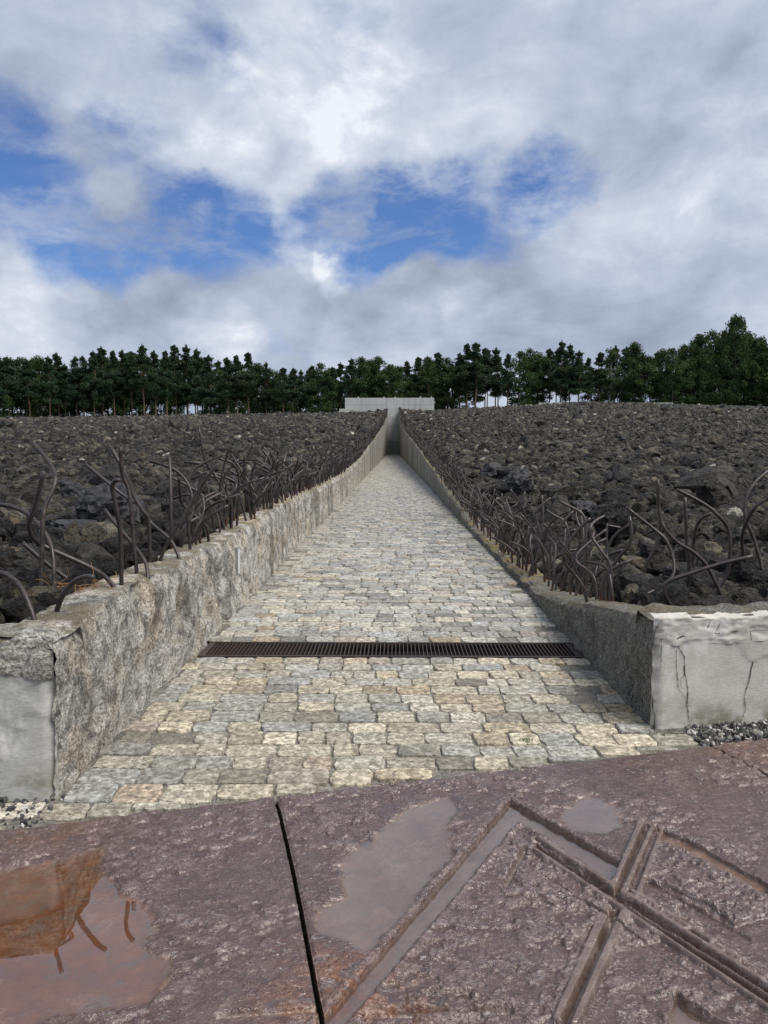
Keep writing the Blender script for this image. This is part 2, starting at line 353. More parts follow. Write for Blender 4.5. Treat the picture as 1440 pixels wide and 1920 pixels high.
M_DIRT_SHADE = m_simple('dirt_and_gutter_shade', (.012, .011, .010), (.03, .027, .022), .95)  # dirt under the gravel, and the painted shade below the grate
M_CRACK = m_simple('crack_dirt', (.018, .016, .014), (.05, .042, .035), .95)
M_WHITE = m_simple('white_lamp_glass', (.70, .74, .78), (.80, .84, .87), .35, 8, .05)
M_MON = None
def m_mon():
    m, nt = material('cast_concrete'); n = nt.noise(nt.pos, .35, 7, .6); s = nt.noise(nt.scale(nt.pos, (1, 1, .12)), 1.3, 6, .6)
    br = nt.new('ShaderNodeTexBrick'); nt.put(br.inputs['Vector'], nt.vmath('ADD', nt.scale(nt.pos, (.1, .1, .1)), (0, 0, 0)))
    c = nt.ramp(n, [(.3, (.40, .415, .40)), (.7, (.50, .515, .50))]); c = nt.mix(nt.rng(s, .5, .7, 0, .4), c, (.25, .26, .25))
    setb(nt, c, .8, nt.bump(n, .3, .05)); return m
M_MON = m_mon()
M_NICHE = m_simple('rough_niche_stone', (.24, .255, .25), (.52, .54, .53), .9, 3.0, 1, 0, .2)
M_SEAM = m_simple('joint_grout', (.20, .21, .20), (.26, .27, .26), .9)  # mid-grey grout for the wall joints, also the lamp frame
def m_iron():
    m, nt = material('wet_cast_iron')
    a = nt.new('ShaderNodeAttribute', attribute_name='col'); sa = nt.new('ShaderNodeSeparateColor'); nt.link(a.outputs['Color'], sa.inputs[0])
    rust, low = sa.outputs[0], sa.outputs[1]
    big = nt.noise(nt.pos, 1.7, 5, .6); mid = nt.noise(nt.pos, 14, 8, .66, .5); fine = nt.noise(nt.pos, 75, 6, .7, .4)
    flake = nt.voronoi(nt.vmath('ADD', nt.pos, nt.vmath('MULTIPLY', nt.new('ShaderNodeTexNoise').outputs['Color'], (.0, .0, .0))), 34, 'F1')
    c = nt.ramp(mid, [(.3, (.054, .030, .027)), (.5, (.086, .051, .046)), (.62, (.112, .073, .068)), (.78, (.17, .128, .12))])
    c = nt.mix(nt.rng(big, .4, .62, 0, .5), c, nt.mix(1, c, (.90, .72, .66), 'MULTIPLY'))
    c = nt.mix(nt.rng(fine, .62, .74, 0, .4), c, (.27, .225, .22))
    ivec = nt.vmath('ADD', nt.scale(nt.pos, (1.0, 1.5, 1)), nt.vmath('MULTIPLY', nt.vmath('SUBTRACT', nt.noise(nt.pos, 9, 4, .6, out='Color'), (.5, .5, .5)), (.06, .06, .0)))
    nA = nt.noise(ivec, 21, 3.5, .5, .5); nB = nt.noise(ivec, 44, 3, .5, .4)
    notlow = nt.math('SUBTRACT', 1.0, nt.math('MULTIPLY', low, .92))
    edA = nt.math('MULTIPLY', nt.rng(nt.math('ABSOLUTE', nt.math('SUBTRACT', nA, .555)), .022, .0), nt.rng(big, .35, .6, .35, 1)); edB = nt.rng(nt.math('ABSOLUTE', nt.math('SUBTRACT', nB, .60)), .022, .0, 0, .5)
    c = nt.mix(nt.math('MULTIPLY', nt.math('MAXIMUM', edA, edB), notlow), c, (.265, .225, .22))  # pale flake edges: wear plus edge highlights painted into the colour
    c = nt.mix(nt.math('MULTIPLY', nt.rng(nA, .44, .36, 0, .5), notlow), c, (.055, .036, .034))
    c = nt.mix(nt.math('MULTIPLY', low, .75), c, nt.mix(nt.rng(mid, .35, .65), (.135, .096, .072), (.20, .15, .118)))
    c = nt.mix(nt.math('MULTIPLY', rust, nt.rng(mid, .30, .50)), c, nt.mix(nt.math('MULTIPLY', low, .85), nt.mix(nt.rng(fine, .4, .6), (.12, .045, .016), (.19, .085, .035)), nt.mix(nt.rng(mid, .35, .65), (.100, .032, .006), (.180, .064, .012))))
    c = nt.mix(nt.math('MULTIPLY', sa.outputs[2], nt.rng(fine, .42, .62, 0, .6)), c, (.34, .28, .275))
    h = nt.math('ADD', nt.math('MULTIPLY', mid, .7), nt.math('ADD', nt.math('MULTIPLY', fine, .28), nt.math('MULTIPLY', flake, .10)))
    h = nt.math('ADD', h, nt.math('MULTIPLY', nt.math('ADD', nt.math('MULTIPLY', nt.rng(nA, .52, .57), .42), nt.math('MULTIPLY', nt.rng(nB, .55, .60), .22)), notlow))
    r = nt.math('ADD', nt.rng(mid, .3, .7, .16, .34), nt.math('MULTIPLY', low, -.06))
    bmp = nt.new('ShaderNodeBump'); nt.put(bmp.inputs['Height'], h); bmp.inputs['Distance'].default_value = .010; nt.put(bmp.inputs['Strength'], nt.rng(low, 0, 1, 1.0, .25))
    nt.b.inputs['Coat Weight'].default_value = .7; nt.b.inputs['Coat Roughness'].default_value = .16; nt.b.inputs['Coat IOR'].default_value = 1.45; nt.put(nt.b.inputs['Coat Normal'], bmp.outputs[0])
    setb(nt, c, r, bmp.outputs[0], .5, .0); return m
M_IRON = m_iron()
def m_water():
    m = bpy.data.materials.new('puddle_water'); m.use_nodes = True; nt = NT(m.node_tree); nt.n.clear(); out = nt.new('ShaderNodeOutputMaterial')
    tr = nt.new('ShaderNodeBsdfTransparent'); tr.inputs[0].default_value = (.86, .80, .76, 1); gl = nt.new('ShaderNodeBsdfGlossy'); gl.inputs['Roughness'].default_value = .015
    gl.inputs[0].default_value = (1, 1, 1, 1)
    lw_ = nt.new('ShaderNodeLayerWeight'); lw_.inputs[0].default_value = .5; fr = nt.new('ShaderNodeMath', operation='MULTIPLY_ADD'); nt.link(nt.math('POWER', lw_.outputs['Facing'], 4.0), fr.inputs[0]); fr.inputs[1].default_value = .90; fr.inputs[2].default_value = .13; mx = nt.new('ShaderNodeMixShader')
    nt.link(fr.outputs[0], mx.inputs[0]); nt.link(tr.outputs[0], mx.inputs[1]); nt.link(gl.outputs[0], mx.inputs[2]); nt.link(mx.outputs[0], out.inputs[0])
    geo = nt.new('ShaderNodeNewGeometry'); b = nt.bump(nt.noise(geo.outputs['Position'], 5, 2, .5), .05, .01); nt.link(b, gl.inputs['Normal']); return m
M_WATER = m_water()
def m_leaf(name, c0, c1, c2):
    m, nt = material(name); oi = nt.new('ShaderNodeObjectInfo').outputs['Random']; a = nt.new('ShaderNodeAttribute', attribute_name='col')
    n = nt.noise(nt.pos, .8, 4, .6)
    c = nt.ramp(nt.math('ADD', nt.math('MULTIPLY', a.outputs['Fac'], .7), nt.math('MULTIPLY', n, .3)), [(.1, c0), (.5, c1), (.9, c2)])
    c = nt.mix(nt.rng(oi, 0, 1, 0, .5, False), c, nt.mix(1, c, (1.15, .95, .75), 'MULTIPLY'))
    setb(nt, c, .7, None, .2)
    tl = nt.new('ShaderNodeBsdfTranslucent'); nt.put(tl.inputs[0], nt.mix(1, c, (1.2, 1.4, .6), 'MULTIPLY')); mx = nt.new('ShaderNodeMixShader'); mx.inputs[0].default_value = .22
    nt.link(nt.b.outputs[0], mx.inputs[1]); nt.link(tl.outputs[0], mx.inputs[2]); nt.link(mx.outputs[0], nt.out.inputs[0]); return m
M_PINE = m_leaf('pine_needles', (.013, .028, .018), (.028, .056, .032), (.055, .092, .045))
M_LEAF = m_leaf('broad_leaves', (.016, .034, .014), (.034, .066, .025), (.068, .110, .040))
M_BIRCH = m_leaf('birch_leaves', (.03, .05, .025), (.065, .09, .045), (.11, .135, .065))
M_TRUNK = m_simple('pine_bark', (.10, .062, .042), (.19, .12, .08), .85, 3, .5)
M_TRUNKD = m_simple('dark_bark', (.028, .023, .019), (.065, .052, .042), .9, 3, .5)
M_GRASS = m_simple('far_grass', (.03, .045, .02), (.06, .08, .035), .95, .5)
M_TWIG = m_simple('dry_orange_roots', (.16, .07, .03), (.34, .19, .08), .8)
M_TUFT = m_simple('green_grass_blades', (.05, .09, .02), (.12, .17, .05), .7)
def m_pebble():
    m, nt = material('gravel_pebble'); oi = nt.new('ShaderNodeObjectInfo').outputs['Random']
    c = nt.ramp(oi, [(0, (.03, .032, .036)), (.45, (.07, .072, .078)), (.62, (.14, .135, .13)), (.78, (.30, .28, .24)), (.9, (.48, .46, .42)), (1, (.66, .65, .62))])
    n = nt.noise(nt.obj, 3, 5, .6); c = nt.mix(nt.rng(n, .4, .7, 0, .4), c, nt.mix(1, c, (.5, .5, .5), 'MULTIPLY')); setb(nt, c, .55, nt.bump(n, .5, .1)); return m
M_PEB = m_pebble()

# ------------------------------------------------------------------ ground sheet
gx = np.array([-4000, -1200, -400, -200, -120, -60, -30, -15, -8, -5, -3, -2.2, -1.80, -1.62, -.8, 0, .8, 1.56, 1.74, 2.2, 3, 5, 8, 15, 30, 60, 120, 200, 400, 1200, 4000.])
gy = np.array([-4000, -800, -100, -20, -5, 0, 2, 3, 4.40, 4.75, 6, 8, 11, 15, 20, 26, 34, 46, 58, 70, 90, 108, 130, 150, 175, 204.6, 205.6, 215, 230, 260, 320, 600, 1500, 4500.])
GX, GY = np.meshgrid(gx, gy, indexing='ij')
Z = field_h(np.clip(GX, -380, 380), GY) - .22
Z = np.where((np.abs(GX) < 1.7) & (GY < 205), -.08, Z); Z = np.where(GY < 4.5, -.08, Z)
Z = np.where(GY > 262, np.minimum(Z, 8.5), Z)
obj('ground', mesh_np('ground', np.stack([GX, GY, Z], -1).reshape(-1, 3), grid_faces(len(gx), len(gy)), [M_GRASS]), kind='structure')

# rock field soil, both sides, with displaced surface
for side in (-1, 1):
    a = np.concatenate([np.linspace(0, 3, 40), np.linspace(3.15, 12, 50), np.linspace(12.6, 40, 40), np.linspace(42, 150, 40)])
    b = np.concatenate([np.linspace(0, 6, 60), np.linspace(6.15, 20, 70), np.linspace(20.6, 60, 60), np.linspace(61.5, 206, 70)])
    A, B = np.meshgrid(a, b, indexing='ij')
    X = (XL - .20 - A) if side < 0 else (XR + .20 + A)
    y0 = front_y(side, np.clip(X, -10, 10)) + .22
    Y = y0 + B * (YEND + 1.0 - y0) / 206
    Zf = field_h(X, Y) - .10 + .10 * fbm(X * 2.4, Y * 2.4, 3, 4) * np.clip(.4 + A, .4, 1.3)
    obj('rubble_ground', mesh_np('rubble_ground', np.stack([X, Y, Zf], -1).reshape(-1, 3), grid_faces(len(a), len(b), side < 0), [M_FIELD], True), kind='structure')

# ------------------------------------------------------------------ iron plates (cast relief)
ZP = .022
e0 = at_z(0, 1555, ZP); e1 = at_z(1440, 1385, ZP)
U = (e1 - e0).normalized(); Vv = Vector((U.y, -U.x, 0))         # U along the front edge, Vv towards the camera
O = at_z(515, 1489, ZP); O = e0 + U * (O - e0).dot(U)
def uv(px, py):
    p = at_z(px, py, ZP) - O; return (p.dot(U), p.dot(Vv))
def poly_sd(u, v, poly):
    d = np.full(u.shape, 1e9); inside = np.zeros(u.shape, bool); n = len(poly)
    for i in range(n):
        ax, ay = poly[i]; bx, by = poly[(i + 1) % n]; ex, ey = bx - ax, by - ay
        t = np.clip(((u - ax) * ex + (v - ay) * ey) / (ex * ex + ey * ey), 0, 1)
        d = np.minimum(d, np.hypot(u - ax - t * ex, v - ay - t * ey))
        c = ((ay > v) != (by > v)) & (u < (bx - ax) * (v - ay) / (by - ay + 1e-12) + ax); inside ^= c
    return np.where(inside, -d, d)
def seg_d(u, v, a, b):
    ex, ey = b[0] - a[0], b[1] - a[1]; L2 = ex * ex + ey * ey
    tt = ((u - a[0]) * ex + (v - a[1]) * ey) / L2; t = np.clip(tt, 0, 1)
    return np.hypot(u - a[0] - t * ex, v - a[1] - t * ey), tt
def ext(a, b, k):  # point beyond b
    return (b[0] + (b[0] - a[0]) * k, b[1] + (b[1] - a[1]) * k)
Q = lambda *p: [uv(*q) for q in p]
# water-filled star channel
chO, chI = uv(957, 1500), uv(972, 1540)
chLo, chLi = uv(610, 1905), uv(655, 1910)
chRo, chRi = uv(1165, 1617), uv(1150, 1655)
chan_poly = [chO, chRo, chRi, chI, ext(chI, chLi, .5), ext(chO, chLo, .5)]
pud = {'left': Q((-60, 1640), (40, 1622), (120, 1612), (185, 1590), (205, 1640), (270, 1695), (300, 1745), (255, 1772), (320, 1800), (280, 1865), (200, 1888), (110, 1895), (60, 1925), (-80, 1960)),
       'mid': Q((845, 1484), (855, 1520), (845, 1560), (842, 1610), (800, 1650), (775, 1700), (735, 1745), (690, 1775), (650, 1760), (600, 1740), (580, 1700), (640, 1680), (635, 1640), (620, 1612), (690, 1570), (760, 1520)),
       'film': Q((1050, 1520), (1085, 1490), (1130, 1495), (1175, 1530), (1150, 1560), (1090, 1560), (1060, 1545))}
pit_poly = Q((1270, 1860), (1290, 1880), (1440, 1960), (1440, 2000), (1235, 1980))
slabs = [Q((1237, 1580), (1340, 1632), (1440, 1690), (1440, 1722), (1376, 1738), (1320, 1700), (1212, 1650)),
         Q((1198, 1682), (1322, 1745), (1320, 1748), (1268, 1756), (1188, 1697)),
         Q((1318, 1778), (1340, 1772), (1440, 1832), (1440, 1862), (1400, 1850), (1306, 1785))]
steps = [Q((1230, 1553), (1290, 1575), (1440, 1658), (1440, 1690), (1345, 1637), (1236, 1580))]   # recessed strip below the upper right field
railsB = [(uv(1203, 1545), uv(1146, 1678), .014, .019), (uv(1224, 1555), uv(1165, 1690), .011, .017), (uv(1240, 1565), uv(1190, 1700), .011, .015),
          (uv(1138, 1708), uv(1048, 1918), .017, .019), (uv(1170, 1722), uv(1075, 1925), .017, .022)]
railsC = [(uv(997, 1582), uv(1475, 1900), .010, .017), (uv(1012, 1580), uv(1480, 1884), .012, .022), (uv(1003, 1600), uv(1480, 1925), .009, .019), (uv(1150, 1655), uv(1440, 1842), .008, .019)]
grooves = [(uv(1005, 1588), uv(1480, 1893), .010, .020), (uv(1010, 1596), uv(1480, 1909), .008, .016), (uv(1155, 1715), uv(1062, 1921), .012, .016), (uv(1213, 1550), uv(1155, 1684), .008, .014), (uv(985, 1595), uv(948, 1660), .011, .010),
           (uv(735, 1903), uv(955, 1897), .012, .014), (uv(410, 1905), uv(592, 1892), .013, .013), (uv(1032, 1655), uv(1330, 1850), .003, .002),
           (uv(1185, 1700), uv(1440, 1868), .011, .020), (uv(1215, 1655), uv(1400, 1760), .010, .012)]
def iron(u, v):
    wu = u + .022 * (fbm(u * 14, v * 14, 11, 3) - .5); wv = v + .022 * (fbm(u * 14, v * 14, 12, 3) - .5)
    f1 = fbm(wu * 17, wv * 27, 21, 3, .5); f2 = fbm(wu * 42, wv * 60, 22, 2); f0 = fbm(u * 2.4, v * 2.4, 23, 3)
    patch = sstep(fbm(u * 3.2, v * 3.2, 29, 3), .38, .62)
    amp = .35 + .85 * patch
    flakes = (sstep(f1, .50, .55) * .0034 + sstep(f1, .59, .63) * .0036 + sstep(f2, .55, .61) * .002) * amp
    h = flakes + .003 * (f1 - .5) + .008 * (f0 - .5) + .003 * (f2 - .5)
    rust = np.zeros_like(u); low = np.zeros_like(u); worn = sstep(f1, .54, .58) * patch * .5
    jag = .016 * (fbm(u * 26, v * 26, 31, 4) - .5)
    # lower right rough slab field
    big = poly_sd(u, v, [chI, chRi, uv(1010, 1590), uv(1150, 1690), uv(1040, 1915), ext(chI, chLi, .4)])
    inb = sstep(-big, 0, .02); h = h + inb * (.004 + .0042 * sstep(f1, .50, .55) + .003 * (f2 - .4)); worn = np.maximum(worn, inb * sstep(f1, .56, .62) * .55)
    for p in slabs:
        d = poly_sd(u, v, p) + jag * .8; k = sstep(-d, -.004, .006); h = h + k * (.016 + .006 * sstep(f2, .48, .56)); worn = np.maximum(worn, k * sstep(-d, .03, .0) * .9)
    for p in steps:
        d = poly_sd(u, v, p) + jag * .5; k = sstep(-d, -.002, .006); h = h * (1 - .75 * k) - k * .018; low = np.maximum(low, k * .7); rust = np.maximum(rust, k * .3 * sstep(u, .9, 1.4))
    for nm, dep in (('left', .017), ('mid', .013), ('film', .010)):
        d = poly_sd(u, v, pud[nm]) + .09 * (fbm(u * 7, v * 7, 41, 4) - .5) + jag
        k = sstep(-d, -.035, .045); sm = sstep(-d, -.01, .03)
        h = h * (1 - .72 * sm) - dep * k; low = np.maximum(low, sm)
        rust = np.maximum(rust, sm * {'left': 1.0, 'mid': .22, 'film': .05}[nm])
    d = poly_sd(u, v, pit_poly) + jag * .5; k = sstep(-d, -.002, .006); h = h * (1 - k) - .030 * k; low = np.maximum(low, k); rust = np.maximum(rust, k * .2)
    for a, b, r_, hh in railsB + railsC:
        d, t = seg_d(u, v, a, b); d = d + jag * .12
        on = sstep(d, r_ + .006, max(0, r_ - .006))
        lvl = .004 + hh
        h = np.where(on > 0, h * (1 - on) + (lvl + .0015 * (f2 - .5)) * on, h); low = np.maximum(low, on * .6)
    for a, b, r_, hh in grooves:
        d, t = seg_d(u, v, a, b); d = d + jag * .15
        on = sstep(d, r_ + .005, max(0, r_ - .007)) * .999; h = h * (1 - on) - hh * on; low = np.maximum(low, on * .6)
    d = poly_sd(u, v, chan_poly) + jag * .45
    k = sstep(-d, -.0015, .005); rim = sstep(np.abs(d - .018), .022, 0) * (1 - k)
    h = h * (1 - k) - .034 * k + .006 * rim; low = np.maximum(low, k); worn = np.maximum(worn, rim * .6)
    # rust bloom near the gap at the bottom
    for c_, r_, s_ in ((uv(640, 1830), .20, .9), (uv(700, 1900), .22, 1), (uv(560, 1880), .2, .7), (uv(1180, 1440), .18, .25), (uv(720, 1720), .12, .4), (uv(90, 1560), .35, .35), (uv(1400, 1400), .4, .5)):
        g = np.exp(-((u - c_[0]) ** 2 + (v - c_[1]) ** 2) / (r_ * r_ * .5)); rust = np.maximum(rust, g * s_ * sstep(f1, .42, .56)); worn = np.maximum(worn, g * s_ * .8 * sstep(f2, .5, .6) * (v > .3))
    return h, rust, low, worn
g1a, g1b = uv(515, 1489), uv(608, 1915); g2a, g2b = uv(1335, 1398), uv(1442, 1456)
def gline(a, b):
    return lambda v: a[0] + (v - a[1]) * (b[0] - a[0]) / (b[1] - a[1]) + .006 * np.sin(v * 3)
G1, G2 = gline(g1a, g1b), gline(g2a, g2b)
GAP = .008
TOPZ = .022
def plate(uL, uR, nu, label):
    v = np.concatenate([np.linspace(0, 1.75, 450), np.linspace(1.78, 3.0, 30)])
    s = np.linspace(0, 1, nu)
    lo = uL(v); hi = uR(v)
    Uu = lo[None, :] + s[:, None] * (hi - lo)[None, :]; V2 = np.repeat(v[None, :], nu, 0)
    h, ru, lw, wn_ = iron(Uu, V2)
    edge = np.minimum(np.minimum(Uu - lo[None, :], hi[None, :] - Uu), V2); h = h - .006 * sstep(edge, .012, 0)
    X = O.x + U.x * Uu + Vv.x * V2; Y = O.y + U.y * Uu + Vv.y * V2; Zz = TOPZ + h
    vert = np.stack([X, Y, Zz], -1).reshape(-1, 3); fa = grid_faces(nu, len(v), True)
    cols = np.stack([ru, lw, wn_], -1).reshape(-1, 3)
    # skirt
    nv = len(v); idx = np.arange(nu * nv).reshape(nu, nv); loop = np.concatenate([idx[:, 0], idx[-1, 1:], idx[-2::-1, -1], idx[0, -2:0:-1]])
    base = len(vert); sk = vert[loop].copy(); sk[:, 2] = -.045; vert = np.concatenate([vert, sk]); cols = np.concatenate([cols, cols[loop] * 0])
    n = len(loop); i = np.arange(n); j = (i + 1) % n
    sf = np.stack([loop[i], base + i, base + j, loop[j]], 1)
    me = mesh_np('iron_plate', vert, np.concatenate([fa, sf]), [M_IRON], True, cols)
    me.polygons.foreach_set('use_smooth', np.concatenate([np.ones(len(fa), bool), np.zeros(len(sf), bool)]))
    o = obj('iron_plate', me, label=label, cat='metal plate', group='cast iron plates set in the ground before the path')
    return o
plate(lambda v: v * 0 - 2.3, lambda v: G1(v) - GAP, 380, 'rusty cast iron plate at bottom left holding the brown puddle')
plate(lambda v: G1(v) + GAP, lambda v: G2(v) - GAP * .7, 760, 'wide cast iron plate with raised star relief and water filled channel')
plate(lambda v: G2(v) + GAP * .7, lambda v: v * 0 + 4.4, 200, 'reddish cast iron plate at far right beyond the diagonal seam')
def pw(uv_, z): return (O.x + U.x * uv_[0] + Vv.x * uv_[1], O.y + U.y * uv_[0] + Vv.y * uv_[1], z)
def puddle(poly, z, grow, label):
    c = (sum(p[0] for p in poly) / len(poly), sum(p[1] for p in poly) / len(poly))
    P2 = [(p[0] + (p[0] - c[0]) * grow, p[1] + (p[1] - c[1]) * grow) for p in poly]
    me = bpy.data.meshes.new('puddle'); me.from_pydata([pw(p, z) for p in P2], [], [tuple(range(len(P2)))]); me.update()
    if me.polygons[0].normal.z < 0: me.flip_normals(); me.materials.append(M_WATER)
    obj('puddle', me, label=label, cat='puddle')
gl_ = [(min(p[0], float(G1(p[1])) - .02), p[1]) for p in pud['left']]
puddle(gl_, TOPZ - .0085, .10, 'large brown puddle reflecting the wall on the left iron plate')
puddle(pud['mid'], TOPZ - .0075, .06, 'pale shallow puddle between the plate seam and the star channel')
puddle(pud['film'], TOPZ - .0065, .05, 'thin film of water between the channel corner and the far plate edge')
puddle(chan_poly, TOPZ - .017, .0, 'grey water filling the bent channel of the star relief')
puddle(pit_poly, TOPZ - .020, .0, 'water in the small recess at the bottom right corner')

# ------------------------------------------------------------------ path: mortar bed + stones
def plate_y(x): # y of the plate's front edge at x
    return e0.y + (x - e0.x) * U.y / U.x
GR0, GR1 = at_z(720, 1234, 0).y, at_z(720, 1206, 0).y    # grate near / far edge
xs = np.concatenate([[-1.85], np.linspace(-1.62, 1.56, 60), [1.8]])
def bed(name, ys_fn, ny):
    t = np.linspace(0, 1, ny); X, T = np.meshgrid(xs, t, indexing='ij'); y0, y1 = ys_fn(X); Y = y0 + (y1 - y0) * T ** 1.0
    Zb = -.004 + .012 * (fbm(X * 5, Y * 5, 61, 3) - .5) + .022 * sstep(np.abs(X), 1.36, 1.56) * (fbm(X * 3, Y * 2, 62, 2))
    return obj(name, mesh_np(name, np.stack([X, Y, Zb], -1).reshape(-1, 3), grid_faces(len(xs), ny), [M_MORTAR], True), kind='structure')
path = bed('path', lambda X: (plate_y(X) - .02, X * 0 + GR0), 50)
o_ = bed('path_mortar_far', lambda X: (X * 0 + GR1, X * 0 + 30), 220); o_.name = 'path'
t_ = bed('path_mortar_end', lambda X: (X * 0 + 30, X * 0 + YEND), 60); t_.name = 'path'

PAL = [((.44, .43, .385), 11), ((.50, .475, .41), 9), ((.37, .37, .345), 8), ((.54, .51, .44), 6), ((.47, .425, .34), 4), ((.45, .365, .26), .9), ((.41, .415, .40), 3), ((.27, .262, .24), 4), ((.46, .40, .345), 2), ((.52, .44, .31), .8)]
PC = [c for c, _ in PAL]; PWt = [w_ for _, w_ in PAL]
def stone(x0, x1, y0, y1, hgt, n=12, rings=True, jit=.010, power=7):
    cx, cy = (x0 + x1) / 2, (y0 + y1) / 2; a, b = (x1 - x0) / 2, (y1 - y0) / 2
    sk = random.uniform(-.07, .07); V = []; ph = random.random() * .3
    out = []
    for k in range(n):
        an = 2 * math.pi * (k + ph) / n; c, s = math.cos(an), math.sin(an)
        r = (abs(c) ** power + abs(s) ** power) ** (-1 / power)
        jx = random.uniform(-1, 1) * jit; jy = random.uniform(-1, 1) * jit * .7
        out.append((cx + a * r * c + jx + sk * b * s * r, cy + b * r * s + jy))
    if rings:
        for sc, z in ((1.03, -.012), (1.0, hgt * .7), (.955, hgt)):
            for (px, py) in out: V.append((cx + (px - cx) * sc, cy + (py - cy) * sc, z + (random.uniform(-1, 1) * .0022 if z > 0 else 0)))
        V.append((cx, cy, hgt * 1.08)); Fc = []
        for r_ in range(2):
            for k in range(n): k2 = (k + 1) % n; Fc.append((r_ * n + k, r_ * n + k2, (r_ + 1) * n + k2, (r_ + 1) * n + k))
        for k in range(n): Fc.append((2 * n + k, 2 * n + (k + 1) % n, 3 * n))
    else:
        for sc, z in ((1.02, -.012), (.95, hgt)):
            for (px, py) in out: V.append((cx + (px - cx) * sc, cy + (py - cy) * sc, z))
        Fc = [(k, (k + 1) % n, n + (k + 1) % n, n + k) for k in range(n)] + [tuple(range(n, 2 * n))]
    return V, Fc
rows = []; y = GR0 - .012
while y > 3.0:
    d = random.uniform(.155, .205); rows.append((y - d, y)); y -= d
rows = rows[::-1]; y = GR1 + .012
while y < 150:
    d = random.uniform(.15, .20) if y < 80 else random.uniform(.2, .3); rows.append((y, y + d)); y += d
rows = [(a, b) for a, b in rows]
cand = []
for a, b in rows:
    mid = (a + b) / 2; x = -1.54 + random.uniform(-.05, .05); xe = 1.475
    if mid < YCR - .1: xe = 1.66
    if mid < YCL: x = -1.80 + random.uniform(-.02, .05)
    while x < xe - .06:
        w_ = random.choice((random.uniform(.14, .24), random.uniform(.18, .31))) if b < 80 else .4
        x1 = min(x + w_, xe)
        if xe - x1 < .1: x1 = xe
        g = .006
        ya, yb = a + random.uniform(.001, .009), b - random.uniform(.001, .009)
        mx = (x + x1) / 2
        ye = plate_y(mx) + abs(x1 - x) * .5 * U.y / U.x + .014
        if yb > ye + .05:
            ya = max(ya, ye); edge = min(abs(mx - XL), abs(mx - XR)) < .30
            if not (edge and random.random() < .10 and mid > 3.9) and random.random() > .006:
                cand.append((x + g, x1 - g, ya, yb))
        x = x1
cand.sort(key=lambda c: c[2])
near = cand[:300]; far = cand[300:]
def pick_col(y=9.):
    c = random.choices(PC, PWt)[0]; k = random.uniform(.74, 1.14)
    wm = (1.06, 1.0, .90) if (y < 5.7 and random.random() < .5) else (1, 1, 1)
    return tuple(q * k * w2 for q, w2 in zip(c, wm))
for c in near:
    hh = random.uniform(.004, .014); smooth_ = random.random() < .12
    V, Fc = stone(*c, hh, 16, jit=.003 if smooth_ else .0055, power=16 if smooth_ else random.uniform(7, 14)); me = mesh_np('paving_stone', V, Fc, [M_STONE], False, np.tile(np.array(pick_col(c[2])), (len(V), 1)))
    obj('paving_stone', me, path)
V = []; Fc = []; CO = []
for c in far:
    yy = c[2]; nn = 12 if yy < 14 else 8; wet = 1 if 8 < yy < 20 else 1
    v_, f_ = stone(*c, random.uniform(.008, .018), nn, yy < 12, jit=.010 if yy < 25 else .004); o_ = len(V); V += v_; Fc += [tuple(i + o_ for i in q) for q in f_]; CO += [pick_col()] * len(v_)
obj('paving_stone', mesh_np('paving_stone_far', V, Fc, [M_STONE], False, np.array(CO)), path, kind='stuff')

# ------------------------------------------------------------------ drain grate
gr = empty('drain_grate', (0, (GR0 + GR1) / 2, 0), label='long rusty drain grate across the stone path between the walls', cat='grate')
gw = (GR1 - GR0) / 2 - .008; gx0, gx1 = XL + .03, XR - .02
fv = join([box(gx0, gx1, -gw, -gw + .022, -.05, .012), box(gx0, gx1, gw - .022, gw, -.05, .012), box(gx0, gx0 + .05, -gw + .022, gw - .022, -.05, .010), box(gx1 - .05, gx1, -gw + .022, gw - .022, -.05, .010)])
obj('frame', mesh_np('grate_frame', *fv, [M_GRATE]), gr)
bm_ = mesh_np('grate_bar', *box(-.0028, .0028, -gw + .022, gw - .022, -.028, .007), [M_GRATE])
nb = 92
for i in range(nb): obj('bar', bm_, gr, (gx0 + .05 + (i + .7) * (gx1 - gx0 - .1) / (nb + .4), random.uniform(-.001, .001), 0))
obj('gutter', mesh_np('grate_gutter', *box(gx0 - .02, gx1 + .02, -gw - .004, gw + .004, -.30, -.06), [M_DIRT_SHADE]), gr)  # solid box; near-black colour paints the shade of the void under the bars

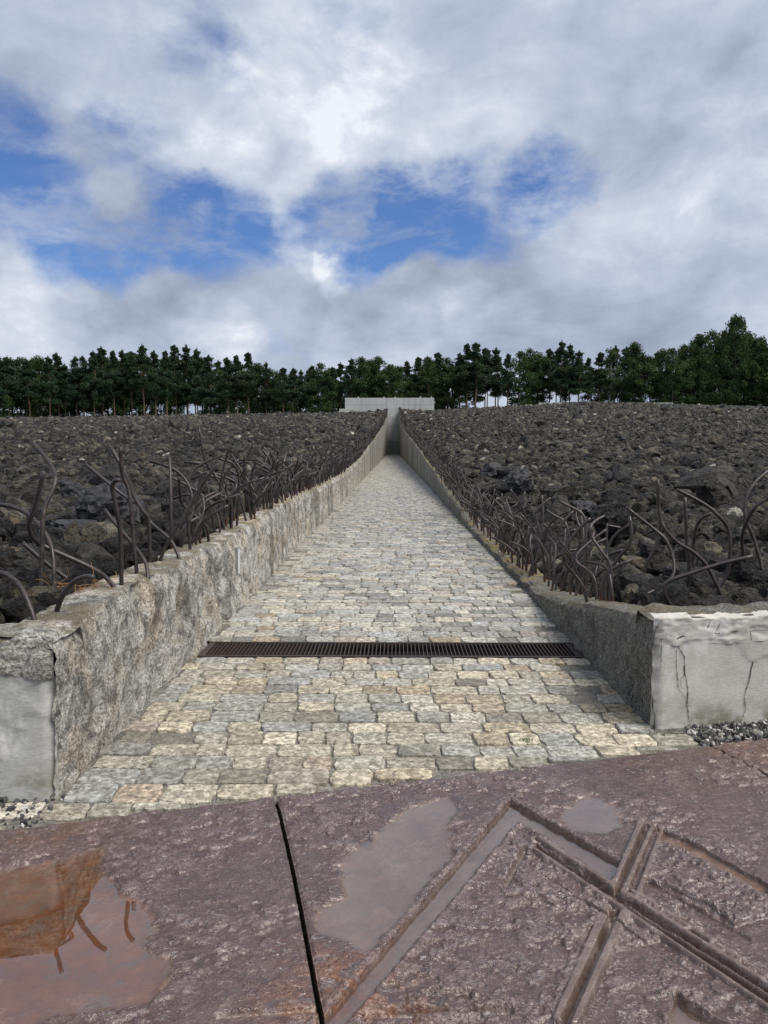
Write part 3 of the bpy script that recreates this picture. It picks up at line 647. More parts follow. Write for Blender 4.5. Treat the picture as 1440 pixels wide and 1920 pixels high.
# ------------------------------------------------------------------ retaining walls
def corridor(side):
    s = np.concatenate([np.arange(0, 4, .022), np.arange(4, 10, .05), np.arange(10, 26, .12), np.arange(26, 70, .45), np.arange(70, YEND - 4.2, 1.6), [YEND - (YCL if side < 0 else YCR)]])
    y = (YCL if side < 0 else YCR) + s
    h = wall_top(side, y) + .018 * (fbm(y * 1.6, y * 0 + side, 71, 4) - .5) * 2 + .05 * (fbm(y * .25, y * 0 + 3 + side, 72, 2) - .5) * (y > 9)
    n1_, n2_ = 34, 14
    t = np.linspace(0, 1, n1_)
    X = []; Yv = []; Zv = []
    for k in range(n1_):
        z = t[k] * (h + .05) - .05
        n = fbm(y * 7, z * 7 + side * 9, 73, 5, .55); m2 = fbm(y * 1.3, z * 1.3 + side * 5, 74, 3)
        hol = sstep(fbm(y * 3.1, z * 2.6 + 40 * side, 75, 3), .60, .70)
        amp = np.clip(1 - (y - 20) / 40, .4, 1)
        off = ((n - .5) * .055 + (m2 - .5) * .05 + (fbm(y * 26, z * 26, 77, 3) - .5) * .014 * (y < 9)) * amp - hol * .03 * amp
        rnd = .035 * sstep(np.array(t[k]), .88, 1.0) ** 1.0
        lean = .03 * (1 - t[k])
        x = (XL + off + lean * 0 - rnd) if side < 0 else (XR - off + rnd)
        X.append(np.full_like(y, 0) + x); Yv.append(y); Zv.append(np.full_like(y, 0) + z)
    for k in range(1, n2_ + 1):
        tt = k / n2_; wdt = .04 + .30 * tt
        z = h + .012 * math.sin(min(1, tt * 3) * 1.5) + .03 * (fbm(y * 8, tt * 3 + y * 0 + side, 76, 4) - .5) - .16 * max(0, tt - .86) / .14
        x = (XL - wdt) if side < 0 else (XR + wdt)
        X.append(np.full_like(y, x)); Yv.append(y); Zv.append(z)
    X = np.array(X); Yv = np.array(Yv); Zv = np.array(Zv)
    Yv = Yv + SL * (X - (XL if side < 0 else XR)) * np.clip(1 - (Yv - Yv[0, 0]) / 1.5, 0, 1) + .003
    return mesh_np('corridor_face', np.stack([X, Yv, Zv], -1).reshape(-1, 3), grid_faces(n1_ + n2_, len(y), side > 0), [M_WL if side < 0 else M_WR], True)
def front(side):
    """smooth front face with a rough cap, seen on both sides of the path's mouth"""
    Lf = 9.0; x0 = XL if side < 0 else XR
    top = float(wall_top(side, YCL if side < 0 else YCR)); capz = top - (.16 if side < 0 else .15)
    d = np.concatenate([np.arange(0, 1.2, .016), np.arange(1.2, Lf, .08)]); parts = []
    X0 = x0 + side * d; Y0 = front_y(side, X0)
    nx, ny = SL / math.hypot(1, SL), -1 / math.hypot(1, SL)
    def sheet(zf, offf, mat, nm, nz):
        t = np.linspace(0, 1, nz); Dd, T = np.meshgrid(d, t, indexing='ij'); Z_ = zf(Dd, T); of = offf(Dd, T, Z_)
        Xx = x0 + side * Dd + nx * of; Yy = front_y(side, x0 + side * Dd) + ny * of
        return mesh_np(nm, np.stack([Xx, Yy, Z_], -1).reshape(-1, 3), grid_faces(len(d), nz, side < 0), [mat], True)
    sg = side * 3
    edgez = lambda Dd: capz + .018 * (fbm(Dd * 6, Dd * 0 + sg, 81, 4) - .5) * 2 + (.0 if side > 0 else -.02 * np.cos(Dd * 9))
    corner = lambda Dd, Z_: -.028 * sstep(Dd, .05, .0) * (.5 + fbm(Z_ * 14, Dd * 0 + sg, 82, 4))
    face = sheet(lambda Dd, T: -.05 + T * (edgez(Dd) + .055), lambda Dd, T, Z_: .003 * (fbm(Dd * 9, Z_ * 9, 83, 4) - .5) + .0045 * sstep(fbm(Dd * 3.1 + sg, Z_ * 3.1, 87, 4), .50, .52) + corner(Dd, Z_), M_PL if side < 0 else M_PR, 'front_face', 50)
    def capoff(Dd, T, Z_): return (.014 if side < 0 else .006) + (.022 if side < 0 else .014) * (fbm(Dd * 16, Z_ * 26, 84, 5, .6) - .5) - .006 * sstep(fbm(Dd * 13 + sg, Z_ * 18, 88, 4), .52, .56) - .050 * sstep(T, .90, 1) + corner(Dd, Z_) * .8
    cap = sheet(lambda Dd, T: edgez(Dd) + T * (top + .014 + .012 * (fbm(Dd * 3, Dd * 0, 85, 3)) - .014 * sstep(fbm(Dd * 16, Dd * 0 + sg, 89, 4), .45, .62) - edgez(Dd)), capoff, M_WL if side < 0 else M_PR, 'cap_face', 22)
    # top band running back from the front
    t = np.linspace(0, 1, 26); Dd, T = np.meshgrid(d, t, indexing='ij')
    bk = .004 + T * .40
    Dd = Dd * .998 + .006
    Xx = x0 + side * Dd; Yy = front_y(side, Xx) + bk
    Z_ = top + .004 + .055 * (fbm(Xx * 7, Yy * 7, 86, 4) - .5) - .20 * sstep(T, .8, 1) - .028 * sstep(T, .06, 0) - .03 * sstep(Dd, .10, .0)
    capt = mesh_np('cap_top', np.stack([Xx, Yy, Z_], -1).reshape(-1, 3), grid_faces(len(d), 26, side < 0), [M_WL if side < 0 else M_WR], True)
    return face, cap, capt, capz, top
def crack_mesh(px_pts, side, width=.0035):
    """a crack as a thin irregular dirt-filled groove strip on the front face, traced on the face's plane"""
    x0 = XL if side < 0 else XR; y0 = YCL if side < 0 else YCR; nrm = Vector((SL, -1, 0)).normalized(); p0 = Vector((x0, y0, 0)) + nrm * .004
    pts = []
    for px, py in px_pts:
        d = ray(px, py); o = Vector((0, 0, H_EYE)); t = (p0 - o).dot(nrm) / d.dot(nrm); pts.append(o + d * t)
    fine = []
    for a, b in zip(pts[:-1], pts[1:]):
        n = max(2, int((b - a).length / .012))
        for k in range(n): fine.append(a.lerp(b, k / n) + Vector((random.uniform(-1, 1), 0, random.uniform(-1, 1))) * .0022)
    fine.append(pts[-1]); V = []; Fc = []
    for i, p in enumerate(fine):
        t = (fine[min(i + 1, len(fine) - 1)] - fine[max(i - 1, 0)]).normalized(); s = t.cross(nrm).normalized(); w_ = width * random.uniform(.35, 1.2) * (.5 + .5 * math.sin(math.pi * min(1, i / len(fine) + .15)))
        V += [p + s * w_, p - s * w_, p - nrm * .006]
        if i: o_ = (i - 1) * 3; Fc += [(o_, o_ + 3, o_ + 4, o_ + 1)]
    return mesh_np('crack', V, Fc, [M_CRACK])
for side in (-1, 1):
    y0 = YCL if side < 0 else YCR
    wl_ = empty('concrete_wall', ((XL if side < 0 else XR), y0, 0), label='pale rough concrete retaining wall with inset lamp, left of the path' if side < 0 else 'dark rough concrete retaining wall with cracked pale front, right of the path', cat='wall', group='retaining walls on both sides of the path')
    inv = Vector(wl_.location)
    face, cap, capt, capz, top = front(side)
    for nm, me in (('corridor_face', corridor(side)), ('front_face', face), ('cap_face', cap), ('cap_top', capt)):
        o = obj(nm, me, wl_); o.matrix_parent_inverse = Matrix.Translation(-inv)
    cr = []
    if side > 0:
        cr = [([(1236, 1199), (1255, 1196), (1268, 1198), (1280, 1192), (1300, 1194), (1310, 1190)], .005), ([(1241, 1198), (1240, 1222), (1237, 1260)], .003), ([(1269, 1198), (1273, 1215), (1283, 1230), (1284, 1262), (1290, 1290), (1288, 1320), (1292, 1350), (1296, 1370)], .0045),
              ([(1269, 1218), (1268, 1250), (1272, 1290), (1286, 1310), (1293, 1325)], .003), ([(1310, 1190), (1330, 1185), (1345, 1188), (1380, 1184), (1440, 1182)], .003), ([(1326, 1184), (1330, 1170), (1332, 1163)], .003),
              ([(1407, 1186), (1410, 1205), (1412, 1240), (1405, 1275), (1396, 1305), (1398, 1330), (1388, 1356)], .0038), ([(1352, 1166), (1345, 1180), (1340, 1188)], .002), ([(1286, 1262), (1276, 1275), (1279, 1290)], .002)]
    else:
        cr = [([(0, 1256), (30, 1258), (60, 1263), (82, 1261)], .004)]
    for pts, w_ in cr:
        o = obj('crack', crack_mesh(pts, side, w_ * .75), wl_); o.matrix_parent_inverse = Matrix.Translation(-inv)
    if side < 0:
        a = at_x(447, 1028, XL + .02); b = at_x(447, 1075, XL + .02)
        yl = (a.y + b.y) / 2; zt = a.z; zb = b.z
        lampf = obj('recessed_lamp', mesh_np('lamp', *join([box(-.035, .014, -.055, -.008, zb, zt), box(-.035, .014, .008, .055, zb, zt)]), [M_WHITE]), wl_, (0, 0, 0)); lampf.location = (0.012, yl - y0, 0)
        fr_ = obj('lamp_frame', mesh_np('lamp_frame', *join([box(-.04, .018, -.066, -.055, zb - .012, zt + .012), box(-.04, .018, .055, .066, zb - .012, zt + .012), box(-.04, .018, -.055, .055, zt, zt + .012), box(-.04, .018, -.055, .055, zb - .012, zb), box(-.04, .016, -.008, .008, zb, zt)]), [M_SEAM]), lampf)

# ------------------------------------------------------------------ monument wall at the end of the path
mon = empty('monument_wall', (0, YEND, 0), label='long smooth pale concrete wall closing the far end of the path', cat='wall')
tl, trr = at_y(647, 746, YEND + .5), at_y(814, 749, YEND + .5)
obj('slab', mesh_np('slab', *box(tl.x, trr.x, .3, 1.3, 8.0, tl.z), [M_MON]), mon)
xa, xb = XL - .12, XR + .12
obj('centre_panel', mesh_np('centre_panel', *box(xa, xb, .25, .296, 3.45, tl.z - .03), [M_MON]), mon)
V, Fc = box(xa, xb, .22, .29, 0, 3.4); obj('niche_panel', mesh_np('niche_panel', V, Fc, [M_NICHE]), mon)
ribs = [box(x, x + .05, .17, .217, .2, random.uniform(2.4, 3.3)) for x in np.arange(xa + .15, xb - .2, .17)]
obj('inscription_relief', mesh_np('ribs', *join(ribs), [M_NICHE]), mon, kind='stuff')
for zj in (5.3, 7.4, 9.5, 11.9): obj('joint', mesh_np('joint', *box(xa + .01, xb - .01, .244, .26, zj, zj + .05), [M_SEAM]), mon)
obj('joint', mesh_np('joint', *box(tl.x + .05, XL - .2, .292, .31, tl.z - 1.9, tl.z - 1.84), [M_SEAM]), mon); obj('joint', mesh_np('joint', *box(XR + .2, trr.x - .05, .292, .31, tl.z - 1.9, tl.z - 1.84), [M_SEAM]), mon)
for xj in (tl.x * .55, trr.x * .55): obj('joint', mesh_np('joint', *box(xj, xj + .06, .292, .31, 8.5, tl.z - .05), [M_SEAM]), mon)
for pxj in (672, 720, 741, 788, 809):
    q = at_y(pxj, 746, YEND + .8); obj('pin', mesh_np('pin', *box(q.x - .1, q.x + .1, .7, .9, tl.z, tl.z + .28), [M_WHITE]), mon)
# low kerb wall on the hilltop to the right and concrete block on the left
a = at_y(1010, 757, YEND + 3); b = at_y(1262, 757, YEND + 3)
lw = empty('low_wall', (a.x, YEND + 3, a.z), label='low grey concrete wall along the hilltop, right of the monument', cat='wall')
obj('wall_body', mesh_np('low_wall', *box(0, b.x - a.x, 0, .4, -2.2, .30), [M_NICHE]), lw)
q = at_y(641, 776, YEND - .5)
V, Fc = box(-1.3, 1.2, -.8, .8, -.8, 1.3); V = [(x * (.55 if z > 0 else 1) + (.2 if z > 0 else 0), y_ * (.6 if z > 0 else 1), z) for x, y_, z in V]
obj('concrete_block', mesh_np('concrete_block', V, Fc, [M_NICHE]), None, (q.x, YEND - .5, q.z), label='sloping grey concrete block at the left end of the monument wall', cat='block')

# ------------------------------------------------------------------ rocks
def rock_mesh(seed, sub, flat=.95):
    rs = random.Random(seed); bm = bmesh.new(); bmesh.ops.create_icosphere(bm, subdivisions=sub, radius=.5)
    off = Vector((rs.uniform(-50, 50), rs.uniform(-50, 50), rs.uniform(-50, 50)))
    planes = [(Vector((rs.gauss(0, 1), rs.gauss(0, 1), rs.gauss(0, 1))).normalized(), rs.uniform(.24, .42)) for _ in range(11)]
    sx, sy, sz = rs.uniform(.85, 1.35), rs.uniform(.75, 1.1), rs.uniform(.75, 1.15) * flat
    for v in bm.verts:
        p = v.co.copy()
        for n, d in planes:
            e = p.dot(n) - d
            if e > 0: p -= n * e * .92
        k = mn.fractal(p * 3.2 + off, 1.0, 2.0, 4) * .20
        if sub >= 3: k += mn.noise(p * 7 + off) * .13 - abs(mn.noise(p * 14 + off)) * .16
        if sub >= 4: k += mn.noise(p * 26 + off) * .05 - abs(mn.noise(p * 19 + off)) * .10
        elif sub == 2: k += mn.noise(p * 6 + off) * .20 - abs(mn.noise(p * 11 + off)) * .10
        p = p * (1.12 + k); v.co = Vector((p.x * sx, p.y * sy, p.z * sz))
    me = bpy.data.meshes.new('rock'); bm.to_mesh(me); bm.free(); me.materials.append(M_ROCK)
    me.polygons.foreach_set('use_smooth', np.zeros(len(me.polygons), bool)); return me
RN = [rock_mesh(100 + i, 3) for i in range(12)]; RH = [rock_mesh(500 + i, 4) for i in range(10)]
RM = [rock_mesh(200 + i, 2) for i in range(8)]
RF = [rock_mesh(300 + i, 1) for i in range(6)]
placed = []
def field_at(px, py):
    yv = 5.0
    d = ray(px, py)
    lo, hi = 3.2, 60.
    for k in range(60):
        m_ = (lo + hi) / 2; t = m_ / d.y; z = H_EYE + d.z * t
        if z > float(field_h(d.x * t, m_)): lo = m_
        else: hi = m_
    t = lo / d.y; return Vector((d.x * t, lo, float(field_h(d.x * t, lo))))
def rotm(o, r): o.rotation_euler = r
feat = [ # px cx, base py, width px, height px, label
 (205, 1010, 125, 118, 'tall jagged black slag boulder behind the left wall'), (120, 1022, 125, 50, 'broad flat brown boulder left of the tall black boulder'), (18, 1016, 62, 52, 'rounded olive brown boulder at the left edge of the photo'),
 (262, 1066, 72, 34, 'flat grey boulder behind the bars of the left wall'), (30, 1062, 52, 40, 'grey lump of slag below the olive boulder at the left edge'), (185, 1092, 62, 48, 'round mottled slag lump behind the bent bar on the left wall corner'), (82, 1150, 52, 40, 'blue grey chunk at the foot of the corner bars'),
 (24, 1150, 60, 60, 'dark slag lump above the left wall cap'), (130, 945, 60, 45, 'brown boulder beside the tall black boulder, farther back'), (330, 960, 70, 50, 'wide brown boulder behind the arching bars of the left wall'),
 (1170, 1030, 92, 98, 'tall upright brown boulder behind the right wall'), (1182, 1088, 66, 48, 'tan faced boulder in front of the tall upright brown one'), (1176, 1130, 56, 24, 'pale whitish stone just behind the right wall top'), (1242, 1086, 52, 44, 'pitted grey slag lump between the right corner bars'),
 (1100, 975, 56, 40, 'black glassy slag lump behind the right hand bars'), (1150, 960, 60, 42, 'rounded grey brown boulder above the upright boulder'), (1385, 988, 46, 38, 'pale yellow stone behind the tall bent bar on the right'), (1408, 1128, 96, 82, 'large dark pitted boulder behind the right edge bars'),
 (1343, 960, 62, 52, 'dark pointed boulder beyond the right corner bars'), (1340, 1052, 44, 36, 'brown rounded boulder between the bars of the right corner'), (985, 935, 60, 62, 'large black boulder behind the thicket of bars on the right'), (1298, 966, 16, 10, 'small white stone beyond the right corner bars'), (1300, 1075, 60, 50, 'dark cavity rimmed slag lump behind crossing bars on the right'),
 (1345, 838, 24, 24, 'black boulder standing out alone far up the right slope'), (1170, 835, 18, 22, 'small black block far up the slope on the right'), (60, 985, 36, 30, 'pale grey stone near the left edge of the rubble'),
 (870, 905, 60, 30, 'low dark boulder behind the bars halfway along the right wall'), (925, 900, 50, 34, 'black boulder in the rubble above the right thicket')]
for i, (cx, by, wpx, hpx, lab) in enumerate(feat):
    p = field_at(cx, by); s = p.y / F; wv, hv = wpx * s, hpx * s
    me = RH[i % len(RH)]
    if 'pale' in lab or 'white' in lab or 'tan' in lab or 'black' in lab or 'olive' in lab:
        me = me.copy(); mat = bpy.data.materials.get('pale_stone') if ('pale' in lab or 'white' in lab) else None
        key = 'pale' if ('pale' in lab or 'white' in lab) else ('tan' if ('tan' in lab or 'olive' in lab) else 'black')
        nm = key + '_rock_surface'; mat = bpy.data.materials.get(nm)
        if mat is None:
            cc = {'pale': ((.11, .105, .09), (.30, .285, .24)), 'tan': ((.03, .026, .018), (.11, .09, .058)), 'black': ((.008, .008, .010), (.036, .036, .040))}[key]
            mat = m_simple(nm, cc[0], cc[1], .6 if key == 'black' else .8, 14, 1, 0, .04)
        me.materials.clear(); me.materials.append(mat)
    dx = max(v.co.x for v in me.vertices) - min(v.co.x for v in me.vertices); dz = max(v.co.z for v in me.vertices) - min(v.co.z for v in me.vertices)
    o = obj('slag_rock', me, None, (p.x, p.y + wv * .3, p.z + hv * .42), label=lab, cat='rock', group='rocks of the slag field')
    o.scale = (wv / dx, wv / dx * .9, hv / dz * 1.1); o.rotation_euler = (0, 0, random.uniform(-.2, .2)); placed.append((p.x, p.y + wv * .3, wv * .5))
cands = []
for k in range(30000):
    side = random.choice((-1, 1)); y = 3.4 + 8.5 * random.random() ** 1.2
    x = side * (1.92 + random.random() * (.58 * y + .6))
    if y < front_y(side, x) + .42: continue
    if abs(x) > .60 * y + .4: continue
    s = random.choice((.10, .13, .17, .21, .27, .32)) * random.uniform(.8, 1.2)
    if y < 5.4: s = min(s, .10 + .10 * (y - 3.4))
    if any((x - a) ** 2 + (y - b) ** 2 < ((c + s * .5) * .62) ** 2 for a, b, c in placed): continue
    if abs(x) - s * .6 < 1.80 or y < front_y(side, x) + .42 + s * .5: continue
    placed.append((x, y, s * .5)); cands.append((x, y, s))
cands.sort(key=lambda c: -c[2] / c[1]); big300 = cands[:272]; restn = cands[272:]
for x, y, s in big300:
    sd = 'left' if x < 0 else 'right'
    size = 'large' if s > .3 else 'middling' if s > .2 else 'small'
    near_ = 'hard behind the wall' if abs(x) < 2.4 else 'a step behind the wall' if abs(x) < 3.6 else 'near the photo edge'
    dist = 'nearest the plates' if y < 5 else 'in the second stretch' if y < 7 else 'farther up'
    lab = '%s dark slag rock %s, %s side, %s' % (size, near_, sd, dist)
    me = random.choice(RN); o = obj('slag_rock', me, None, (x, y, float(field_h(x, y)) + s * (.26 if y > 5.4 else .10)), label=lab, cat='rock', group=lab.replace('rock', 'rocks'))
    o.scale = (s * 1.18, s * 1.08, s * random.uniform(.9, 1.4)); o.rotation_euler = (random.uniform(-1, 1), random.uniform(-1, 1), random.uniform(0, 6.28))
def scatter(name, pts, scl, rot, idx, meshes, **kw):
    srcs = bpy.data.collections.new(name + '_source')
    for i, me in enumerate(meshes): srcs.objects.link(bpy.data.objects.new('%s_src_%02d' % (name, i), me))
    me = bpy.data.meshes.new(name); me.vertices.add(len(pts)); me.vertices.foreach_set('co', np.asarray(pts, np.float32).ravel())
    for nm, ty, dat, f in (('scl', 'FLOAT_VECTOR', scl, 'vector'), ('rot', 'FLOAT_VECTOR', rot, 'vector'), ('idx', 'INT', idx, 'value')):
        a = me.attributes.new(nm, ty, 'POINT'); a.data.foreach_set(f, np.asarray(dat, np.int32 if ty == 'INT' else np.float32).ravel())
    o = obj(name, me, **kw); g = bpy.data.node_groups.new(name + '_gn', 'GeometryNodeTree')
    g.interface.new_socket('Geometry', in_out='INPUT', socket_type='NodeSocketGeometry'); g.interface.new_socket('Geometry', in_out='OUTPUT', socket_type='NodeSocketGeometry')
    n = g.nodes; gi = n.new('NodeGroupInput'); go = n.new('NodeGroupOutput'); ci = n.new('GeometryNodeCollectionInfo'); ci.inputs[0].default_value = srcs; ci.inputs[1].default_value = True; ci.inputs[2].default_value = True
    ip = n.new('GeometryNodeInstanceOnPoints'); ip.inputs['Pick Instance'].default_value = True
    def at(nm, ty): q_ = n.new('GeometryNodeInputNamedAttribute'); q_.data_type = ty; q_.inputs[0].default_value = nm; return q_.outputs[0]
    e2r = n.new('FunctionNodeEulerToRotation'); g.links.new(at('rot', 'FLOAT_VECTOR'), e2r.inputs[0])
    g.links.new(gi.outputs[0], ip.inputs['Points']); g.links.new(ci.outputs[0], ip.inputs['Instance']); g.links.new(at('idx', 'INT'), ip.inputs['Instance Index'])
    g.links.new(e2r.outputs[0], ip.inputs['Rotation']); g.links.new(at('scl', 'FLOAT_VECTOR'), ip.inputs['Scale']); g.links.new(ip.outputs[0], go.inputs[0])
    md = o.modifiers.new('scatter', 'NODES'); md.node_group = g; return o
pts = []; scl = []; idx = []
for x, y, s in restn: pts.append((x, y, float(field_h(x, y)) + s * .12)); scl.append((s * 1.2, s * 1.1, s * 1.2)); idx.append(0)
def band(y0, y1, dens, smin, smax, lift, kmax):
    xm = .60 * y1 + 6; n = int((y1 - y0) * 2 * xm * dens)
    y = rng.uniform(y0, y1, n); x = rng.uniform(-xm, xm, n); s = smin + (smax - smin) * rng.random(n) ** 2.2
    fy_ = np.where(x < 0, front_y(-1, np.clip(x, -7, 7)), front_y(1, np.clip(x, -7, 7))) + .36
    ok = (np.abs(x) - s * .45 > 1.80) & (np.abs(x) < .60 * y + 6) & (y > fy_)
    x, y, s = x[ok], y[ok], s[ok]; z = field_h(x, y) + s * lift
    return x, y, z, s, rng.integers(0, kmax, len(x))
def add_band(name, bands, meshes, extra=None, **kw):
    X = [np.concatenate(a) for a in zip(*bands)]; n = len(X[0])
    p = np.stack(X[:3], -1); s = np.stack([X[3] * rng.uniform(.9, 1.4, n), X[3] * rng.uniform(.9, 1.2, n), X[3] * rng.uniform(.8, 1.5, n)], -1)
    r = np.stack([rng.uniform(-.6, .6, n), rng.uniform(-.6, .6, n), rng.uniform(0, 6.28, n)], -1); ix = X[4]
    if extra is not None:
        p = np.concatenate([p, np.array(extra[0])]); s = np.concatenate([s, np.array(extra[1])]); m_ = len(extra[0]); r = np.concatenate([r, rng.uniform(-.5, .5, (m_, 3))]); ix = np.concatenate([ix, rng.integers(0, len(meshes), m_)])
    return scatter(name, p, s, r, ix, meshes, **kw)
add_band('slag_rocks', [band(3.2, 12, 55, .04, .15, .03, 8), band(8, 22, 42, .08, .30, .12, 8), band(18, 45, 20, .11, .40, .12, 8), band(12, 45, .10, .5, .75, .2, 8)], RM, (pts, scl), label='dark slag rubble covering both slopes beside the path', cat='rubble', kind='stuff')
add_band('slag_rocks', [band(42, 90, 9, .14, .50, .12, 6), band(85, 150, 3.4, .22, .72, .12, 6), band(145, 205, 1.8, .3, .9, .12, 6), band(60, 200, .012, .9, 1.4, .2, 6)], RF, label='distant slag rubble rising to the hilltop', cat='rubble', kind='stuff')

# ------------------------------------------------------------------ rebar
LB = [
 ([(77,1122),(80,987),(85,949),(103,907),(100,882),(83,855),(62,832)], 'tall thick bar with a sharp kink leaning left at its tip'),
 ([(102,1122),(100,1049),(92,1014),(75,987),(52,964),(25,951),(0,946),(-22,946)], 'bar arching left out of the photo above the left wall corner'),
 ([(217,1108),(198,1082),(162,1060),(87,1026),(62,1007),(55,982),(67,945),(82,885)], 'long s shaped bar lying low then rising upright near the left corner'),
 ([(65,1167),(54,1132),(37,1099),(17,1080),(-6,1072),(-25,1070)], 'nearest bar on the left wall, curling left over the cap'),
 ([(105,1153),(117,1118),(137,1093),(158,1082),(175,1082)], 'short hooked bar curling right at the left wall corner'),
 ([(148,1102),(137,1093),(100,1066),(71,1043),(42,1017)], 'straight bar slanting up left behind the short hook'),
 ([(228,1104),(226,1007),(219,957),(211,918),(215,903),(224,900)], 'upright bar with a small hook at its tip on the left wall'),
 ([(277,1085),(273,1055),(250,1022),(221,987),(196,955)], 'bar leaning left across the hooked upright bar'),
 ([(257,1080),(251,1018),(246,955),(241,918),(229,885),(226,839)], 'tall slightly bent upright bar in the left wall'),
 ([(281,1060),(279,978),(267,957),(250,928),(237,893),(209,840)], 'tall bar bending left in front of the black boulder'),
 ([(337,1050),(320,1013),(283,980),(260,947),(233,930),(200,903),(160,870)], 'long bar sweeping down left in front of the black boulder'),
 ([(300,1053),(312,1022),(339,978),(368,926),(397,884),(410,870)], 'long bar leaning right with a bright cut tip'),
 ([(357,1038),(353,963),(368,936),(383,905),(389,886),(360,899)], 'bar folded back sharply at its top'),
 ([(338,1034),(350,988),(362,957),(356,915),(337,888),(312,874),(283,865)], 'bar arching far left with a flat tip'),
 ([(391,1018),(387,988),(364,965),(343,945),(338,926),(336,895)], 'bar bending left then ending in an upright stub'),
 ([(369,1015),(370,967),(375,922),(387,888)], 'thin upright bar behind the folded bar'),
 ([(352,1012),(358,938),(350,927),(325,935)], 'low hook shaped bar bending down left'),
 ([(403,1001),(395,947),(387,905),(372,884),(360,897)], 'bar with a narrow loop at its top'),
 ([(422,998),(411,953),(414,905),(420,874),(432,834)], 'tall bar ending in a straight pale tip'),
 ([(433,993),(427,942),(406,897),(385,863),(373,803)], 'tallest bar on the left wall rising above the tangle'),
 ([(444,989),(448,926),(447,888),(433,867),(410,860)], 'arched bar bending left above the inset lamp'),
 ([(420,984),(424,913),(414,897),(393,892)], 'bar bending left under the arch above the lamp'),
 ([(433,984),(430,940),(416,905),(385,874),(346,866)], 'bar reaching far left almost level at its tip'),
 ([(350,999),(352,913),(364,882),(389,865),(423,852)], 'bar arching right over the tangle with an upturned tip'),
 ([(462,980),(450,930),(441,909)], 'short slanted bar right of the lamp arch'), ([(478,971),(466,930),(452,897),(427,880)], 'bar leaning left beyond the lamp'),
 ([(483,954),(472,913),(460,874),(476,827)], 'bar with an open angle rising to the right'), ([(493,953),(498,884),(487,865),(462,862),(437,864)], 'tall round arch bending left beyond the lamp'),
 ([(506,958),(509,897),(500,884),(475,875)], 'angular hook bar standing close to the wall edge'), ([(463,967),(459,905),(458,849)], 'plain upright bar in the left tangle'),
 ([(472,963),(474,913),(475,878),(460,866),(439,874)], 'small arch bar bending down left'), ([(522,947),(516,905),(506,863),(491,842)], 'bar tapering up left in the farther tangle'),
 ([(533,945),(514,913),(520,874),(521,842)], 'bar with a zigzag and a vertical tip'), ([(547,938),(541,890),(531,872),(510,865),(485,878)], 'wide low arch bar in the farther left tangle'),
 ([(558,932),(552,897),(540,863)], 'leaning bar at the far end of the traced left tangle')]
